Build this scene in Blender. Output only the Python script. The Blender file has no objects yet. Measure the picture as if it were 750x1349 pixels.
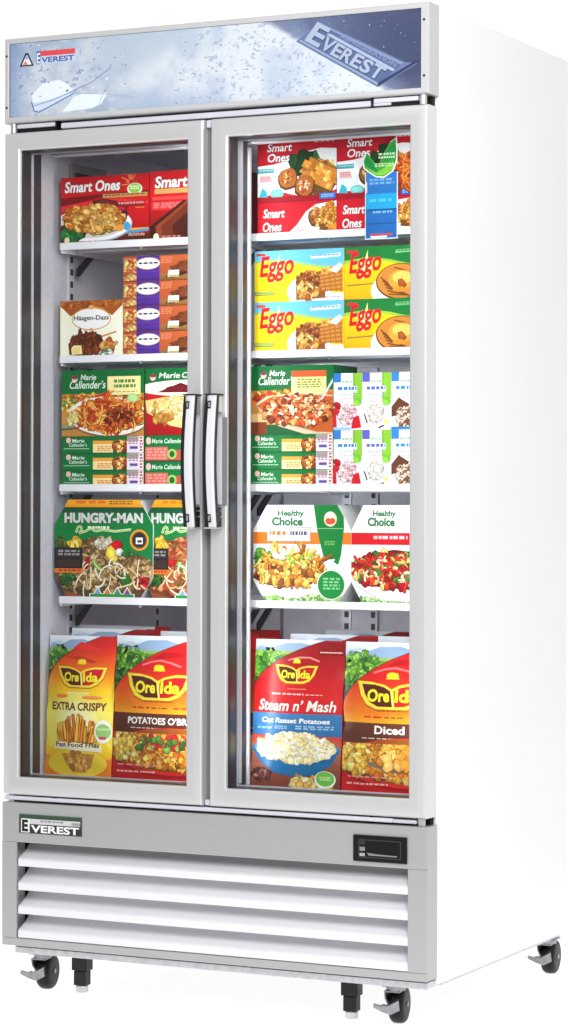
import bpy, bmesh, math, random
import numpy as np
from mathutils import Vector, Matrix

# ------------------------------------------------------------------ camera
sc = bpy.context.scene
col = sc.collection
CAM = (3.1083, -4.8835, 0.9967)
YAW, PITCH, ROLL, FPX, CX, CY = 0.4632, 0.0021, 0.0022, 3508.08, 369.33, 654.99   # measured on a 750 x 1349 frame

def cam_axis(v):
    x, y, z = v
    c, s = math.cos(ROLL), math.sin(ROLL); x, z = c*x - s*z, s*x + c*z
    c, s = math.cos(PITCH), math.sin(PITCH); y, z = c*y - s*z, s*y + c*z
    c, s = math.cos(YAW), math.sin(YAW); x, y = c*x - s*y, s*x + c*y
    return Vector((x, y, z))

cd = bpy.data.cameras.new('camera')
cam = bpy.data.objects.new('camera', cd); col.objects.link(cam)
R_, F_, U_ = cam_axis((1, 0, 0)), cam_axis((0, 1, 0)), cam_axis((0, 0, 1))
cam.matrix_world = Matrix(((R_.x, U_.x, -F_.x, CAM[0]), (R_.y, U_.y, -F_.y, CAM[1]), (R_.z, U_.z, -F_.z, CAM[2]), (0, 0, 0, 1)))
cd.sensor_fit = 'HORIZONTAL'; cd.sensor_width = 36.0
cd.lens = FPX/750*36
cd.shift_x = (375 - CX)/750
cd.shift_y = (CY - 674.5)/750
cd.clip_start = 0.05; cd.clip_end = 200
sc.camera = cam

# ------------------------------------------------------------------ world: a white studio, dimmer behind the photographer's left
world = bpy.data.worlds.new('World'); sc.world = world; world.use_nodes = True
wt = world.node_tree; wt.nodes.clear()
wo = wt.nodes.new('ShaderNodeOutputWorld'); wb = wt.nodes.new('ShaderNodeBackground')
tc = wt.nodes.new('ShaderNodeTexCoord'); dot = wt.nodes.new('ShaderNodeVectorMath'); dot.operation = 'DOT_PRODUCT'
dot.inputs[1].default_value = (-0.30, 0.95, 0.10)
ramp = wt.nodes.new('ShaderNodeValToRGB')
ramp.color_ramp.elements[0].position = 0.0; ramp.color_ramp.elements[0].color = (0.24, 0.24, 0.25, 1)
ramp.color_ramp.elements[1].position = 0.80; ramp.color_ramp.elements[1].color = (1.0, 1.0, 1.0, 1)
mr = wt.nodes.new('ShaderNodeMapRange'); mr.inputs[1].default_value = -1; mr.inputs[2].default_value = 1
wt.links.new(tc.outputs['Generated'], dot.inputs[0]); wt.links.new(dot.outputs['Value'], mr.inputs[0])
wt.links.new(mr.outputs[0], ramp.inputs[0]); wt.links.new(ramp.outputs[0], wb.inputs[0]); wt.links.new(wb.outputs[0], wo.inputs[0])
wb.inputs[1].default_value = 1.06

# ------------------------------------------------------------------ studio lamps
def area(name, loc, aim, sx, sy, power, colr=(1, 1, 1)):
    l = bpy.data.lights.new(name, 'AREA'); l.shape = 'RECTANGLE'; l.size = sx; l.size_y = sy; l.energy = power; l.color = colr
    o = bpy.data.objects.new(name, l); col.objects.link(o); o.location = loc
    o.rotation_euler = (Vector(aim) - Vector(loc)).to_track_quat('-Z', 'Y').to_euler()
    return o
area('softbox_front', (2.1, -2.3, 2.3), (0.5, 0.1, 1.0), 1.4, 1.6, 100)
area('softbox_side', (2.3, -1.2, 1.1), (1.0, 0.2, 1.0), 0.8, 2.2, 0.8)
area('under_floor_fill', (0.6, 0.3, -0.95), (0.6, 0.3, 0), 4.6, 4.6, 84)  # added under the floor sheet to fill the shade beneath the cabinet

sc.view_settings.view_transform = 'Standard'; sc.view_settings.look = 'None'
sc.view_settings.exposure = 0.0; sc.view_settings.gamma = 1.0
sc.cycles.max_bounces = 10; sc.cycles.transparent_max_bounces = 16; sc.cycles.diffuse_bounces = 5
sc.cycles.caustics_reflective = False; sc.cycles.caustics_refractive = False

TUBE = 1.15                                   # watts of each light tube in the cavity

# ------------------------------------------------------------------ materials
def lin(c):
    c = c/255.0
    return c/12.92 if c <= 0.04045 else ((c + 0.055)/1.055)**2.4
def L3(c): return tuple(min(0.88, lin(x)) for x in c)

def new_mat(name):
    m = bpy.data.materials.new(name); m.use_nodes = True
    return m, m.node_tree, m.node_tree.nodes['Principled BSDF']
def plain(name, rgb, rough=0.5, metal=0.0, spec=0.5, noise=0.0, nscale=(30, 30, 30), bump=0.0, coat=0.0):
    m, nt, b = new_mat(name)
    c = L3(rgb)
    b.inputs['Base Color'].default_value = (*c, 1); b.inputs['Roughness'].default_value = rough
    b.inputs['Metallic'].default_value = metal; b.inputs['Specular IOR Level'].default_value = spec
    b.inputs['Coat Weight'].default_value = coat
    if noise or bump:
        t = nt.nodes.new('ShaderNodeTexCoord'); mp = nt.nodes.new('ShaderNodeMapping'); mp.inputs['Scale'].default_value = nscale
        n = nt.nodes.new('ShaderNodeTexNoise'); n.inputs['Scale'].default_value = 1.0; n.inputs['Detail'].default_value = 4
        nt.links.new(t.outputs['Object'], mp.inputs[0]); nt.links.new(mp.outputs[0], n.inputs['Vector'])
        if noise:
            r = nt.nodes.new('ShaderNodeMapRange'); r.inputs[1].default_value = 0.3; r.inputs[2].default_value = 0.7
            r.inputs[3].default_value = 1 - noise; r.inputs[4].default_value = 1 + noise
            x = nt.nodes.new('ShaderNodeVectorMath'); x.operation = 'SCALE'; x.inputs[0].default_value = c
            nt.links.new(n.outputs[0], r.inputs[0]); nt.links.new(r.outputs[0], x.inputs['Scale']); nt.links.new(x.outputs[0], b.inputs['Base Color'])
        if bump:
            bp = nt.nodes.new('ShaderNodeBump'); bp.inputs['Strength'].default_value = bump; bp.inputs['Distance'].default_value = 0.001
            nt.links.new(n.outputs[0], bp.inputs['Height']); nt.links.new(bp.outputs[0], b.inputs['Normal'])
    return m

M = {}
M['white_paint'] = plain('white_paint', (234, 234, 234), 0.35, noise=0.012, nscale=(3, 3, 3))
M['steel'] = plain('brushed_steel', (217, 217, 217), 0.40, metal=0.55, noise=0.015, nscale=(400, 400, 6))
M['steel_panel'] = plain('brushed_steel_panel', (178, 178, 178), 0.45, metal=0.5, noise=0.03, nscale=(6, 400, 400))
M['header_paint'] = plain('header_paint', (186, 186, 187), 0.4, noise=0.012, nscale=(8, 8, 8))
M['louver'] = plain('louver_white', (222, 223, 226), 0.4, noise=0.01, nscale=(4, 4, 4))
M['liner'] = plain('liner_aluminium', (188, 188, 196), 0.45, metal=0.0, noise=0.05, nscale=(60, 60, 60))
M['shelf_white'] = plain('shelf_white', (232, 233, 238), 0.4)
M['plastic_dark'] = plain('dark_grey_plastic', (52, 50, 54), 0.33, noise=0.04, nscale=(40, 40, 40))
M['plastic_mid'] = plain('mid_grey_plastic', (128, 128, 130), 0.5, noise=0.05, nscale=(300, 300, 8))
M['gasket'] = plain('light_gasket', (196, 198, 206), 0.35)
M['black'] = plain('black_plastic', (9, 9, 10), 0.32, spec=0.35)
M['black_matte'] = plain('black_void', (10, 10, 10), 0.9)
M['rubber'] = plain('black_rubber', (12, 12, 13), 0.45, spec=0.3, noise=0.15, nscale=(60, 60, 60))
M['handle_metal'] = plain('satin_handle', (238, 238, 242), 0.2, metal=0.3, coat=0.3)
M['chrome'] = plain('polished_chrome', (238, 238, 240), 0.16, metal=1.0)
M['zinc'] = plain('zinc_plate', (196, 198, 200), 0.35, metal=0.75, noise=0.12, nscale=(80, 80, 80))
M['caster_steel'] = plain('caster_steel', (150, 151, 153), 0.4, metal=0.6, noise=0.15, nscale=(80, 80, 80))
M['slot_dark'] = plain('slot_dark', (40, 42, 46), 0.6)
M['trim'] = plain('pale_trim', (205, 206, 214), 0.4)

def attr_mat(name, rough, spec, coat=0.0):
    m, nt, b = new_mat(name)
    a = nt.nodes.new('ShaderNodeAttribute'); a.attribute_name = 'Col'
    nt.links.new(a.outputs['Color'], b.inputs['Base Color'])
    b.inputs['Roughness'].default_value = rough; b.inputs['Specular IOR Level'].default_value = spec; b.inputs['Coat Weight'].default_value = coat
    return m
M['card'] = attr_mat('printed_card', 0.5, 0.2)
M['film'] = attr_mat('printed_film', 0.34, 0.35)
M['print'] = attr_mat('printed_panel', 0.3, 0.35)

def glass_mat():
    m = bpy.data.materials.new('door_glass'); m.use_nodes = True; nt = m.node_tree; nt.nodes.clear()
    o = nt.nodes.new('ShaderNodeOutputMaterial'); mx = nt.nodes.new('ShaderNodeMixShader')
    tr = nt.nodes.new('ShaderNodeBsdfTransparent'); tr.inputs[0].default_value = (0.985, 0.99, 0.99, 1)
    gl = nt.nodes.new('ShaderNodeBsdfGlossy'); gl.inputs['Roughness'].default_value = 0.02
    fr = nt.nodes.new('ShaderNodeFresnel'); fr.inputs[0].default_value = 1.25
    nt.links.new(fr.outputs[0], mx.inputs[0]); nt.links.new(tr.outputs[0], mx.inputs[1]); nt.links.new(gl.outputs[0], mx.inputs[2])
    nt.links.new(mx.outputs[0], o.inputs[0])
    return m
M['glass'] = glass_mat()

def floor_mat():
    m = bpy.data.materials.new('white_acrylic'); m.use_nodes = True; nt = m.node_tree; nt.nodes.clear()
    o = nt.nodes.new('ShaderNodeOutputMaterial'); mx = nt.nodes.new('ShaderNodeMixShader'); mx.inputs[0].default_value = 0.5
    d = nt.nodes.new('ShaderNodeBsdfDiffuse'); t = nt.nodes.new('ShaderNodeBsdfTranslucent')
    for n in (d, t): n.inputs[0].default_value = (0.97, 0.97, 0.97, 1)
    nt.links.new(d.outputs[0], mx.inputs[1]); nt.links.new(t.outputs[0], mx.inputs[2]); nt.links.new(mx.outputs[0], o.inputs[0])
    return m
M['floor'] = floor_mat()

# ------------------------------------------------------------------ mesh helpers
class MB:
    """collects shapes in one bmesh, each with a material slot"""
    def __init__(self): self.bm = bmesh.new(); self.mats = []
    def slot(self, m):
        if m not in self.mats: self.mats.append(m)
        return self.mats.index(m)
    def merge(self, b, m, smooth=False):
        i = self.slot(m)
        for f in b.faces: f.material_index = i; f.smooth = smooth
        me = bpy.data.meshes.new('tmp'); b.to_mesh(me); b.free(); self.bm.from_mesh(me); bpy.data.meshes.remove(me)
    def box(self, x0, x1, y0, y1, z0, z1, m, bev=0.0, seg=2):
        b = bmesh.new(); r = bmesh.ops.create_cube(b, size=1.0)
        for v in b.verts:
            v.co = Vector(((x0+x1)/2 + v.co.x*(x1-x0), (y0+y1)/2 + v.co.y*(y1-y0), (z0+z1)/2 + v.co.z*(z1-z0)))
        if bev: bmesh.ops.bevel(b, geom=list(b.edges), offset=bev, segments=seg, profile=0.5, affect='EDGES')
        self.merge(b, m, False); return self
    def cyl(self, p0, p1, r0, r1, m, n=20, bev=0.0):
        p0, p1 = Vector(p0), Vector(p1); d = p1 - p0
        b = bmesh.new(); bmesh.ops.create_cone(b, cap_ends=True, segments=n, radius1=r0, radius2=r1, depth=d.length)
        if bev:
            es = [e for e in b.edges if len(e.link_faces) == 2 and any(len(f.verts) > 4 for f in e.link_faces)]
            bmesh.ops.bevel(b, geom=es, offset=bev, segments=3, profile=0.5, affect='EDGES')
        q = d.to_track_quat('Z', 'Y').to_matrix().to_4x4(); q.translation = (p0 + p1)/2
        bmesh.ops.transform(b, matrix=q, verts=b.verts)
        self.merge(b, m, False)
        return self
    def prism(self, pts, axis, a, c, m):
        """closed outline extruded along an axis; pts are the other two coordinates in xyz order"""
        def mk(p, t):
            if axis == 'x': return (t, p[0], p[1])
            if axis == 'y': return (p[0], t, p[1])
            return (p[0], p[1], t)
        b = bmesh.new(); A = [b.verts.new(mk(p, a)) for p in pts]; C = [b.verts.new(mk(p, c)) for p in pts]
        n = len(pts)
        for i in range(n): b.faces.new((A[i], A[(i+1) % n], C[(i+1) % n], C[i]))
        b.faces.new(A[::-1]); b.faces.new(C)
        bmesh.ops.recalc_face_normals(b, faces=b.faces)
        self.merge(b, m); return self
    def frame(self, x0, x1, z0, z1, prof, m):
        """mitred rectangular frame; prof = closed outline of (distance in from the outer edge, y)"""
        b = bmesh.new(); rings = []
        for d, y in prof:
            rings.append([b.verts.new(p) for p in ((x0+d, y, z0+d), (x1-d, y, z0+d), (x1-d, y, z1-d), (x0+d, y, z1-d))])
        n = len(rings)
        for i in range(n):
            A, C = rings[i], rings[(i+1) % n]
            for k in range(4): b.faces.new((A[k], A[(k+1) % 4], C[(k+1) % 4], C[k]))
        bmesh.ops.recalc_face_normals(b, faces=b.faces)
        self.merge(b, m); return self
    def loft(self, rings, m, closed=False, caps=True, smooth=True):
        b = bmesh.new(); V = [[b.verts.new(p) for p in r] for r in rings]; n = len(V[0])
        for i in range(len(V)-1):
            for k in range(n): b.faces.new((V[i][k], V[i][(k+1) % n], V[i+1][(k+1) % n], V[i+1][k]))
        if caps: b.faces.new(V[0][::-1]); b.faces.new(V[-1])
        bmesh.ops.recalc_face_normals(b, faces=b.faces)
        self.merge(b, m, smooth); return self
    def build(self, name, parent=None, loc=None, smooth_angle=None):
        me = bpy.data.meshes.new(name); self.bm.to_mesh(me); self.bm.free()
        for m in self.mats: me.materials.append(m)
        if smooth_angle:
            me.polygons.foreach_set('use_smooth', [True]*len(me.polygons))
            try: me.set_sharp_from_angle(angle=smooth_angle)
            except Exception: pass
        o = bpy.data.objects.new(name, me); col.objects.link(o)
        if parent: o.parent = parent
        if loc: o.location = loc
        return o

def tag(o, label, cat, group=None):
    o['label'] = label; o['category'] = cat
    if group: o['group'] = group
    return o
def empty(name, loc=(0, 0, 0)):
    o = bpy.data.objects.new(name, None); o.empty_display_size = 0.05; col.objects.link(o); o.location = loc
    return o

# ------------------------------------------------------------------ flat print work: filled shapes laid over each other
EPS = 0.00002
_gl = {}
def glyphs(s, bold=0.0):
    k = (s, bold)
    if k in _gl: return _gl[k]
    cu = bpy.data.curves.new('t', 'FONT'); cu.body = s; cu.size = 1.0; cu.offset = bold; cu.resolution_u = 3; cu.fill_mode = 'FRONT'
    ob = bpy.data.objects.new('t', cu)
    me = bpy.data.meshes.new_from_object(ob)
    vs = [(v.co.x, v.co.y) for v in me.vertices]
    ps = [[vs[i] for i in p.vertices] for p in me.polygons]
    bpy.data.objects.remove(ob); bpy.data.curves.remove(cu); bpy.data.meshes.remove(me)
    xs = [p[0] for q in ps for p in q]; ys = [p[1] for q in ps for p in q]
    _gl[k] = (ps, min(xs), max(xs), min(ys), max(ys))
    return _gl[k]

def clip_half(poly, a, b):
    """keep the part of poly left of the directed line a->b"""
    out = []; n = len(poly)
    if not n: return out
    dx, dy = b[0]-a[0], b[1]-a[1]
    side = [dx*(p[1]-a[1]) - dy*(p[0]-a[0]) for p in poly]
    for i in range(n):
        p, q = poly[i], poly[(i+1) % n]; s, t = side[i], side[(i+1) % n]
        if s >= -1e-12: out.append(p)
        if (s > 1e-12 and t < -1e-12) or (s < -1e-12 and t > 1e-12):
            f = s/(s-t); out.append((p[0]+f*(q[0]-p[0]), p[1]+f*(q[1]-p[1])))
    return out
def area2(p):
    return sum(p[i][0]*p[(i+1) % len(p)][1] - p[(i+1) % len(p)][0]*p[i][1] for i in range(len(p)))
def clip_convex(poly, hull):
    for i in range(len(hull)):
        poly = clip_half(poly, hull[i], hull[(i+1) % len(hull)])
        if len(poly) < 3: return []
    return poly

class Print:
    """artwork on a w x h panel. u runs right, v runs DOWN, both 0..1"""
    def __init__(self, w, h, seed=1, hull=None, nominal=None):
        self.w, self.h = w, h; self.nw = nominal or w
        self.items = []; self.hm = np.zeros((28, 28), int); self.pend = []; self.r = random.Random(seed)
        hull = hull or [(0, 0), (1, 0), (1, 1), (0, 1)]
        if area2(hull) < 0: hull = hull[::-1]
        self.hull = hull; self.clip = None
    def eps(self): return min(EPS, 0.0012/max(1, max(k for _, _, k in self.items)))
    def new(self):
        for sl, k in self.pend: self.hm[sl] = np.maximum(self.hm[sl], k)
        self.pend = []
    def U(self, u): return u*self.nw/self.w
    def poly(self, pts, c, bump=True, raw=False):
        if bump: self.new()
        pts = [(self.U(p[0]), p[1]) for p in pts]
        pts = clip_convex(pts, self.hull)
        if self.clip and len(pts) >= 3: pts = clip_convex(pts, self.clip)
        if len(pts) >= 3 and abs(area2(pts)) > 1e-7:
            xs, ys = [p[0]*28 for p in pts], [p[1]*28 for p in pts]
            sl = (slice(max(0, int(min(ys)-1e-6)), min(28, int(max(ys)+1e-6)+1)), slice(max(0, int(min(xs)-1e-6)), min(28, int(max(xs)+1e-6)+1)))
            k = int(self.hm[sl].max())+1; self.pend.append((sl, k)); self.items.append((pts, c, k))
        return self
    def rect(self, u0, v0, u1, v1, c, c2=None, horiz=False, bump=True):
        if c2 is None: return self.poly([(u0, v0), (u1, v0), (u1, v1), (u0, v1)], c, bump)
        def f(u, v):
            t = (u*self.w/self.nw-u0)/(u1-u0) if horiz else (v-v0)/(v1-v0)
            t = min(1, max(0, t)); return tuple(a+(b-a)*t for a, b in zip(c, c2))
        return self.poly([(u0, v0), (u1, v0), (u1, v1), (u0, v1)], f, bump)
    def stops(self, v0, v1, cs):
        n = len(cs)-1; self.new()
        for i in range(n):
            a, b = v0+(v1-v0)*i/n, v0+(v1-v0)*(i+1)/n
            self.rect(0, a, 1, b, cs[i], cs[i+1], bump=False)
        return self
    def ell(self, u, v, ru, rv, c, n=28, rot=0.0, a0=0, a1=2*math.pi):
        pts = []
        asp = self.nw/self.h
        for i in range(n):
            a = a0+(a1-a0)*i/(n if a1-a0 > 6.28 else n-1)
            x, y = ru*math.cos(a), rv*math.sin(a)
            if rot: X, Y = x*asp, y; x, y = (X*math.cos(rot)-Y*math.sin(rot))/asp, X*math.sin(rot)+Y*math.cos(rot)
            pts.append((u+x, v+y))
        return self.poly(pts, c)
    def line(self, pts, wd, c):
        """polyline of width wd (in panel heights)"""
        asp = self.nw/self.h; self.new()
        for (a, b) in zip(pts[:-1], pts[1:]):
            dx, dy = (b[0]-a[0])*asp, b[1]-a[1]; l = math.hypot(dx, dy) or 1e-6
            nx, ny = -dy/l*wd/2/asp, dx/l*wd/2
            self.poly([(a[0]+nx, a[1]+ny), (b[0]+nx, b[1]+ny), (b[0]-nx, b[1]-ny), (a[0]-nx, a[1]-ny)], c, False)
        return self
    def text(self, s, u, v, wd, ht, c, shear=0.0, bold=0.0, rot=0.0, out=None, outw=0.03):
        """text whose box is wd x ht with its lower left corner at (u, v)"""
        if out is not None: self._text(s, u, v, wd, ht, out, shear, bold+outw, rot, bold)
        return self._text(s, u, v, wd, ht, c, shear, bold, rot, bold)
    def _text(self, s, u, v, wd, ht, c, shear, bold, rot, refbold):
        ps = glyphs(s, bold)[0]; _, x0, x1, y0, y1 = glyphs(s, refbold); self.new()
        asp = self.nw/self.h
        for q in ps:
            pts = []
            for (x, y) in q:
                X = (x-x0)/(x1-x0)*wd; Y = (y-y0)/(y1-y0)*ht
                X += shear*Y/asp
                if rot: a, b = X*asp, Y; X, Y = (a*math.cos(rot)+b*math.sin(rot))/asp, -a*math.sin(rot)+b*math.cos(rot)
                pts.append((u+X, v-Y))
            if area2(pts) < 0: pts = pts[::-1]
            self.poly(pts, c, False)
        return self
    def bars(self, u0, v0, u1, v1, c, n=8, rows=1):
        """small print too fine to read: broken bars"""
        self.new()
        for j in range(rows):
            a = v0+(v1-v0)*j/rows; b = a+(v1-v0)/rows*0.62; u = u0
            while u < u1:
                l = (u1-u0)/n*self.r.uniform(0.5, 1.3); self.rect(u, a, min(u1, u+l*0.75), b, c, bump=False); u += l
        return self
    def blob(self, u, v, s, c, asp=1.0, rot=None, n=7, edge=True, hi=True, jag=0.25):
        """one irregular piece of food, s = radius in metres"""
        r = self.r; rot = r.uniform(0, 6.28) if rot is None else rot
        base = [r.uniform(1-jag, 1+jag) for _ in range(n)]
        def shp(k, ox=0, oy=0):
            out = []
            for i in range(n):
                a = 2*math.pi*i/n; x, y = k*s*base[i]*math.cos(a)*asp, k*s*base[i]*math.sin(a)
                X, Y = x*math.cos(rot)-y*math.sin(rot)+ox, x*math.sin(rot)+y*math.cos(rot)+oy
                out.append((u+X/self.nw, v+Y/self.h))
            return out
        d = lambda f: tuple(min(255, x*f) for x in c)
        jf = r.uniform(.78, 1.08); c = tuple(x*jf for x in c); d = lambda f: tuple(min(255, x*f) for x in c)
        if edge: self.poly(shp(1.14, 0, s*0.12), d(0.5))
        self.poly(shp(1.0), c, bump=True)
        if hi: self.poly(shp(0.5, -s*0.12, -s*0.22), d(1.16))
        return self
    def pile(self, u, v, ru, rv, n, s, cols, asp=1.0, sj=0.35, edge=True, hi=True, half=None, jag=0.25, npt=7, rot=None):
        r = self.r; P = []; n = int(n*2.6); s *= 0.62
        while len(P) < n:
            a, b = r.uniform(-1, 1), r.uniform(-1, 1)
            if a*a+b*b > 1: continue
            if half == 'top' and b > 0.35: continue
            P.append((a, b))
        P.sort(key=lambda p: p[1])
        for a, b in P:
            self.blob(u+a*ru, v+b*rv, s*r.uniform(1-sj, 1+sj), r.choice(cols), asp*r.uniform(0.8, 1.25), n=npt, edge=edge, hi=hi, jag=jag,
                      rot=None if rot is None else rot+r.uniform(-0.5, 0.5))
        return self
    def strand(self, u, v, ln, wd, c, ang, bend, edge=0.55, seg=5):
        """a fry, noodle or stalk: ln and wd in metres"""
        P = []; x, y, a = 0.0, 0.0, ang
        for i in range(seg+1):
            P.append((u+x/self.nw, v+y/self.h)); x += ln/seg*math.cos(a); y += ln/seg*math.sin(a); a += bend/seg
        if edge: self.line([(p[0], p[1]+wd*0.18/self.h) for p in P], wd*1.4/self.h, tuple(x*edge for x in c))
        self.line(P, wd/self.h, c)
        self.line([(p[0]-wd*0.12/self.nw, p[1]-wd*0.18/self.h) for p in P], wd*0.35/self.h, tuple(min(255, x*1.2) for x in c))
        return self
    def noodles(self, u, v, ru, rv, n, ln, wd, cols):
        r = self.r
        for _ in range(int(n*1.5)):
            a = r.uniform(0, 6.28); q = math.sqrt(r.uniform(0, 1))
            self.strand(u+ru*q*math.cos(a), v+rv*q*math.sin(a), ln*r.uniform(0.4, 1.0), wd*r.uniform(0.5, 0.9), r.choice(cols), r.uniform(0, 6.28), r.uniform(-2.6, 2.6))
        return self

def mesh_from(name, V, F, C, mat):
    """faces with per-corner colours (sRGB 0..255)"""
    me = bpy.data.meshes.new(name); me.from_pydata(V, [], F); me.update()
    at = me.color_attributes.new('Col', 'FLOAT_COLOR', 'CORNER')
    flat = []
    for f, c in zip(F, C):
        if isinstance(c, list):
            for x in c: flat.extend((*L3(x), 1.0))
        else:
            q = (*L3(c), 1.0)
            for _ in f: flat.extend(q)
    at.data.foreach_set('color', flat)
    me.materials.append(mat)
    return me

def emit(P, V, F, C, place):
    for pts, c, k in P.items:
        i = len(V); V.extend(place(p[0], p[1], k) for p in pts); F.append(tuple(range(i, i+len(pts))))
        C.append([c(*p) for p in pts] if callable(c) else c)

def carton(name, P, depth, side, top=None, hull=None, mat='card', front_only=False):
    """a folding carton: printed front at y=0, the box behind it; origin at the middle of the front lower edge"""
    V, F, C = [], [], []
    w, h = P.w, P.h
    hull = hull or [(0, 0), (1, 0), (1, 1), (0, 1)]
    pos = lambda u, v, y: ((u-0.5)*w, y, (1-v)*h)
    e = P.eps(); emit(P, V, F, C, lambda u, v, k: pos(u, v, -k*e))
    n = len(hull)
    b = len(V)
    V.extend(pos(u, v, 0.0) for u, v in hull); V.extend(pos(u, v, depth) for u, v in hull)
    for i in range(n):
        j = (i+1) % n
        cc = side
        if top is not None and abs(hull[i][1]) < 1e-6 and abs(hull[j][1]) < 1e-6: cc = top
        F.append((b+i, b+j, b+n+j, b+n+i)); C.append(cc)
    F.append(tuple(b+n+i for i in range(n))); C.append(side)
    F.append(tuple(b+i for i in range(n))[::-1]); C.append((235, 232, 225))
    return mesh_from(name, V, F, C, M[mat])

def tri_clip(pts, tri):
    return clip_convex(pts, tri)

def bag(name, P, lean, thick, bulge, side, seed=3, gu=8, gv=13, crinkle=0.0026):
    """a pillow bag: printed front over a crinkled bulging surface, gusseted sides, flat seal on top"""
    r = random.Random(seed); w, h = P.w, P.h
    Z = {}
    for i in range(gu+1):
        for j in range(gv+1):
            u, v = i/gu, j/gv
            b = bulge*(math.sin(math.pi*u)**0.7 if 0 < u < 1 else 0)*(max(math.sin(math.pi*v**0.78)**0.8, 0.2) if 0 < v < 1 else 0.2*v)
            Z[i, j] = lean*(1-v) - b + (r.uniform(-1, 1)*crinkle if 0 < v < 1 else 0)
    def surf(u, v):
        x, y = min(gu-1e-9, max(0, u*gu)), min(gv-1e-9, max(0, v*gv)); i, j = int(x), int(y); a, b = x-i, y-j
        if a >= b: return Z[i, j] + a*(Z[i+1, j]-Z[i, j]) + b*(Z[i+1, j+1]-Z[i+1, j])
        return Z[i, j] + b*(Z[i, j+1]-Z[i, j]) + a*(Z[i+1, j+1]-Z[i, j+1])
    NG = {}
    for i in range(gu+1):
        for j in range(gv+1):
            dzu = (Z[min(gu, i+1), j]-Z[max(0, i-1), j])/((min(gu, i+1)-max(0, i-1))*w/gu); dzv = (Z[i, min(gv, j+1)]-Z[i, max(0, j-1)])/((min(gv, j+1)-max(0, j-1))*h/gv)
            NG[i, j] = Vector((dzu, -1, -dzv)).normalized()
    def nrm(u, v):
        x, y = min(gu-1e-9, max(0, u*gu)), min(gv-1e-9, max(0, v*gv)); i, j = int(x), int(y); a, b = x-i, y-j
        return ((NG[i, j]*(1-a)+NG[i+1, j]*a)*(1-b) + (NG[i, j+1]*(1-a)+NG[i+1, j+1]*a)*b).normalized()
    V, F, C, N = [], [], [], []; ep = P.eps()
    for pts, c, k in P.items:
        if area2(pts) < 0: pts = pts[::-1]
        us = [p[0] for p in pts]; vs = [p[1] for p in pts]
        for i in range(max(0, int(min(us)*gu-1e-6)), min(gu-1, int(max(us)*gu+1e-6))+1):
            for j in range(max(0, int(min(vs)*gv-1e-6)), min(gv-1, int(max(vs)*gv+1e-6))+1):
                A, B, D, E = (i/gu, j/gv), ((i+1)/gu, j/gv), ((i+1)/gu, (j+1)/gv), (i/gu, (j+1)/gv)
                for t in ((A, B, D), (A, D, E)):
                    q = clip_convex(pts, t)
                    if len(q) >= 3 and abs(area2(q)) > 1e-8:
                        s = len(V); V.extend(((p[0]-0.5)*w, surf(*p)-k*ep, (1-p[1])*h) for p in q); N.extend(nrm(*p) for p in q)
                        F.append(tuple(range(s, s+len(q)))); C.append([c(*p) for p in q] if callable(c) else c)
    def back(v): return lean*(1-v) + thick*min(1.0, v/0.3)
    def strip(a, b, cc, nn):
        s = len(V); n = len(a); V.extend(a); V.extend(b); N.extend([Vector(nn)]*(2*n))
        for i in range(n-1): F.append((s+i, s+i+1, s+n+i+1, s+n+i)); C.append(cc)
    vv = [j/gv for j in range(gv+1)]
    for u, sg in ((0, 0), (1, 1)):
        fr = [((u-0.5)*w, Z[u*gu, j], (1-v)*h) for j, v in enumerate(vv)]
        md = [((u-0.5)*w + (0.006 if u == 0 else -0.006)*min(1, v/0.3), (Z[u*gu, j]+back(v))/2, (1-v)*h) for j, v in enumerate(vv)]
        bk = [((u-0.5)*w, back(v)+1e-4, (1-v)*h) for v in vv]
        nn = (-1 if u == 0 else 1, 0, 0); strip(fr, md, side, nn); strip(md, bk, side, nn)
    strip([(-w/2, back(v)+1e-4, (1-v)*h) for v in vv], [(w/2, back(v)+1e-4, (1-v)*h) for v in vv], side, (0, 1, 0))
    s = len(V); V.extend([(-w/2, Z[0, gv], 0), (w/2, Z[gu, gv], 0), (w/2, thick, 0), (-w/2, thick, 0)]); F.append((s, s+1, s+2, s+3)); C.append(side); N.extend([Vector((0, 0, -1))]*4)
    for i, f in enumerate(F):                                       # wind every face to agree with its normal
        a, b, c = Vector(V[f[0]]), Vector(V[f[1]]), Vector(V[f[2]])
        if (b-a).cross(c-a).dot(N[f[0]]) < 0: F[i] = f[::-1]; C[i] = C[i][::-1] if isinstance(C[i], list) else C[i]
    me = mesh_from(name, V, F, C, M['film'])
    me.polygons.foreach_set('use_smooth', [True]*len(me.polygons)); me.normals_split_custom_set_from_vertices([tuple(n) for n in N])
    return me

def put(name, me, loc, label, cat, group=None, rz=0.0):
    o = bpy.data.objects.new(name, me); col.objects.link(o); o.location = loc; o.rotation_euler = (0, 0, rz)
    return tag(o, label, cat, group)

# ------------------------------------------------------------------ the setting: a white acrylic sheet, translucent for the added lamp below
FL = -0.068
fb = MB(); b = bmesh.new()
for p in ((-1.3, -1.3), (2.5, -1.3), (2.5, 1.9), (-1.3, 1.9)): b.verts.new((p[0], p[1], FL))
b.faces.new(b.verts); fb.merge(b, M['floor'])
o = fb.build('floor'); o['kind'] = 'structure'

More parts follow.
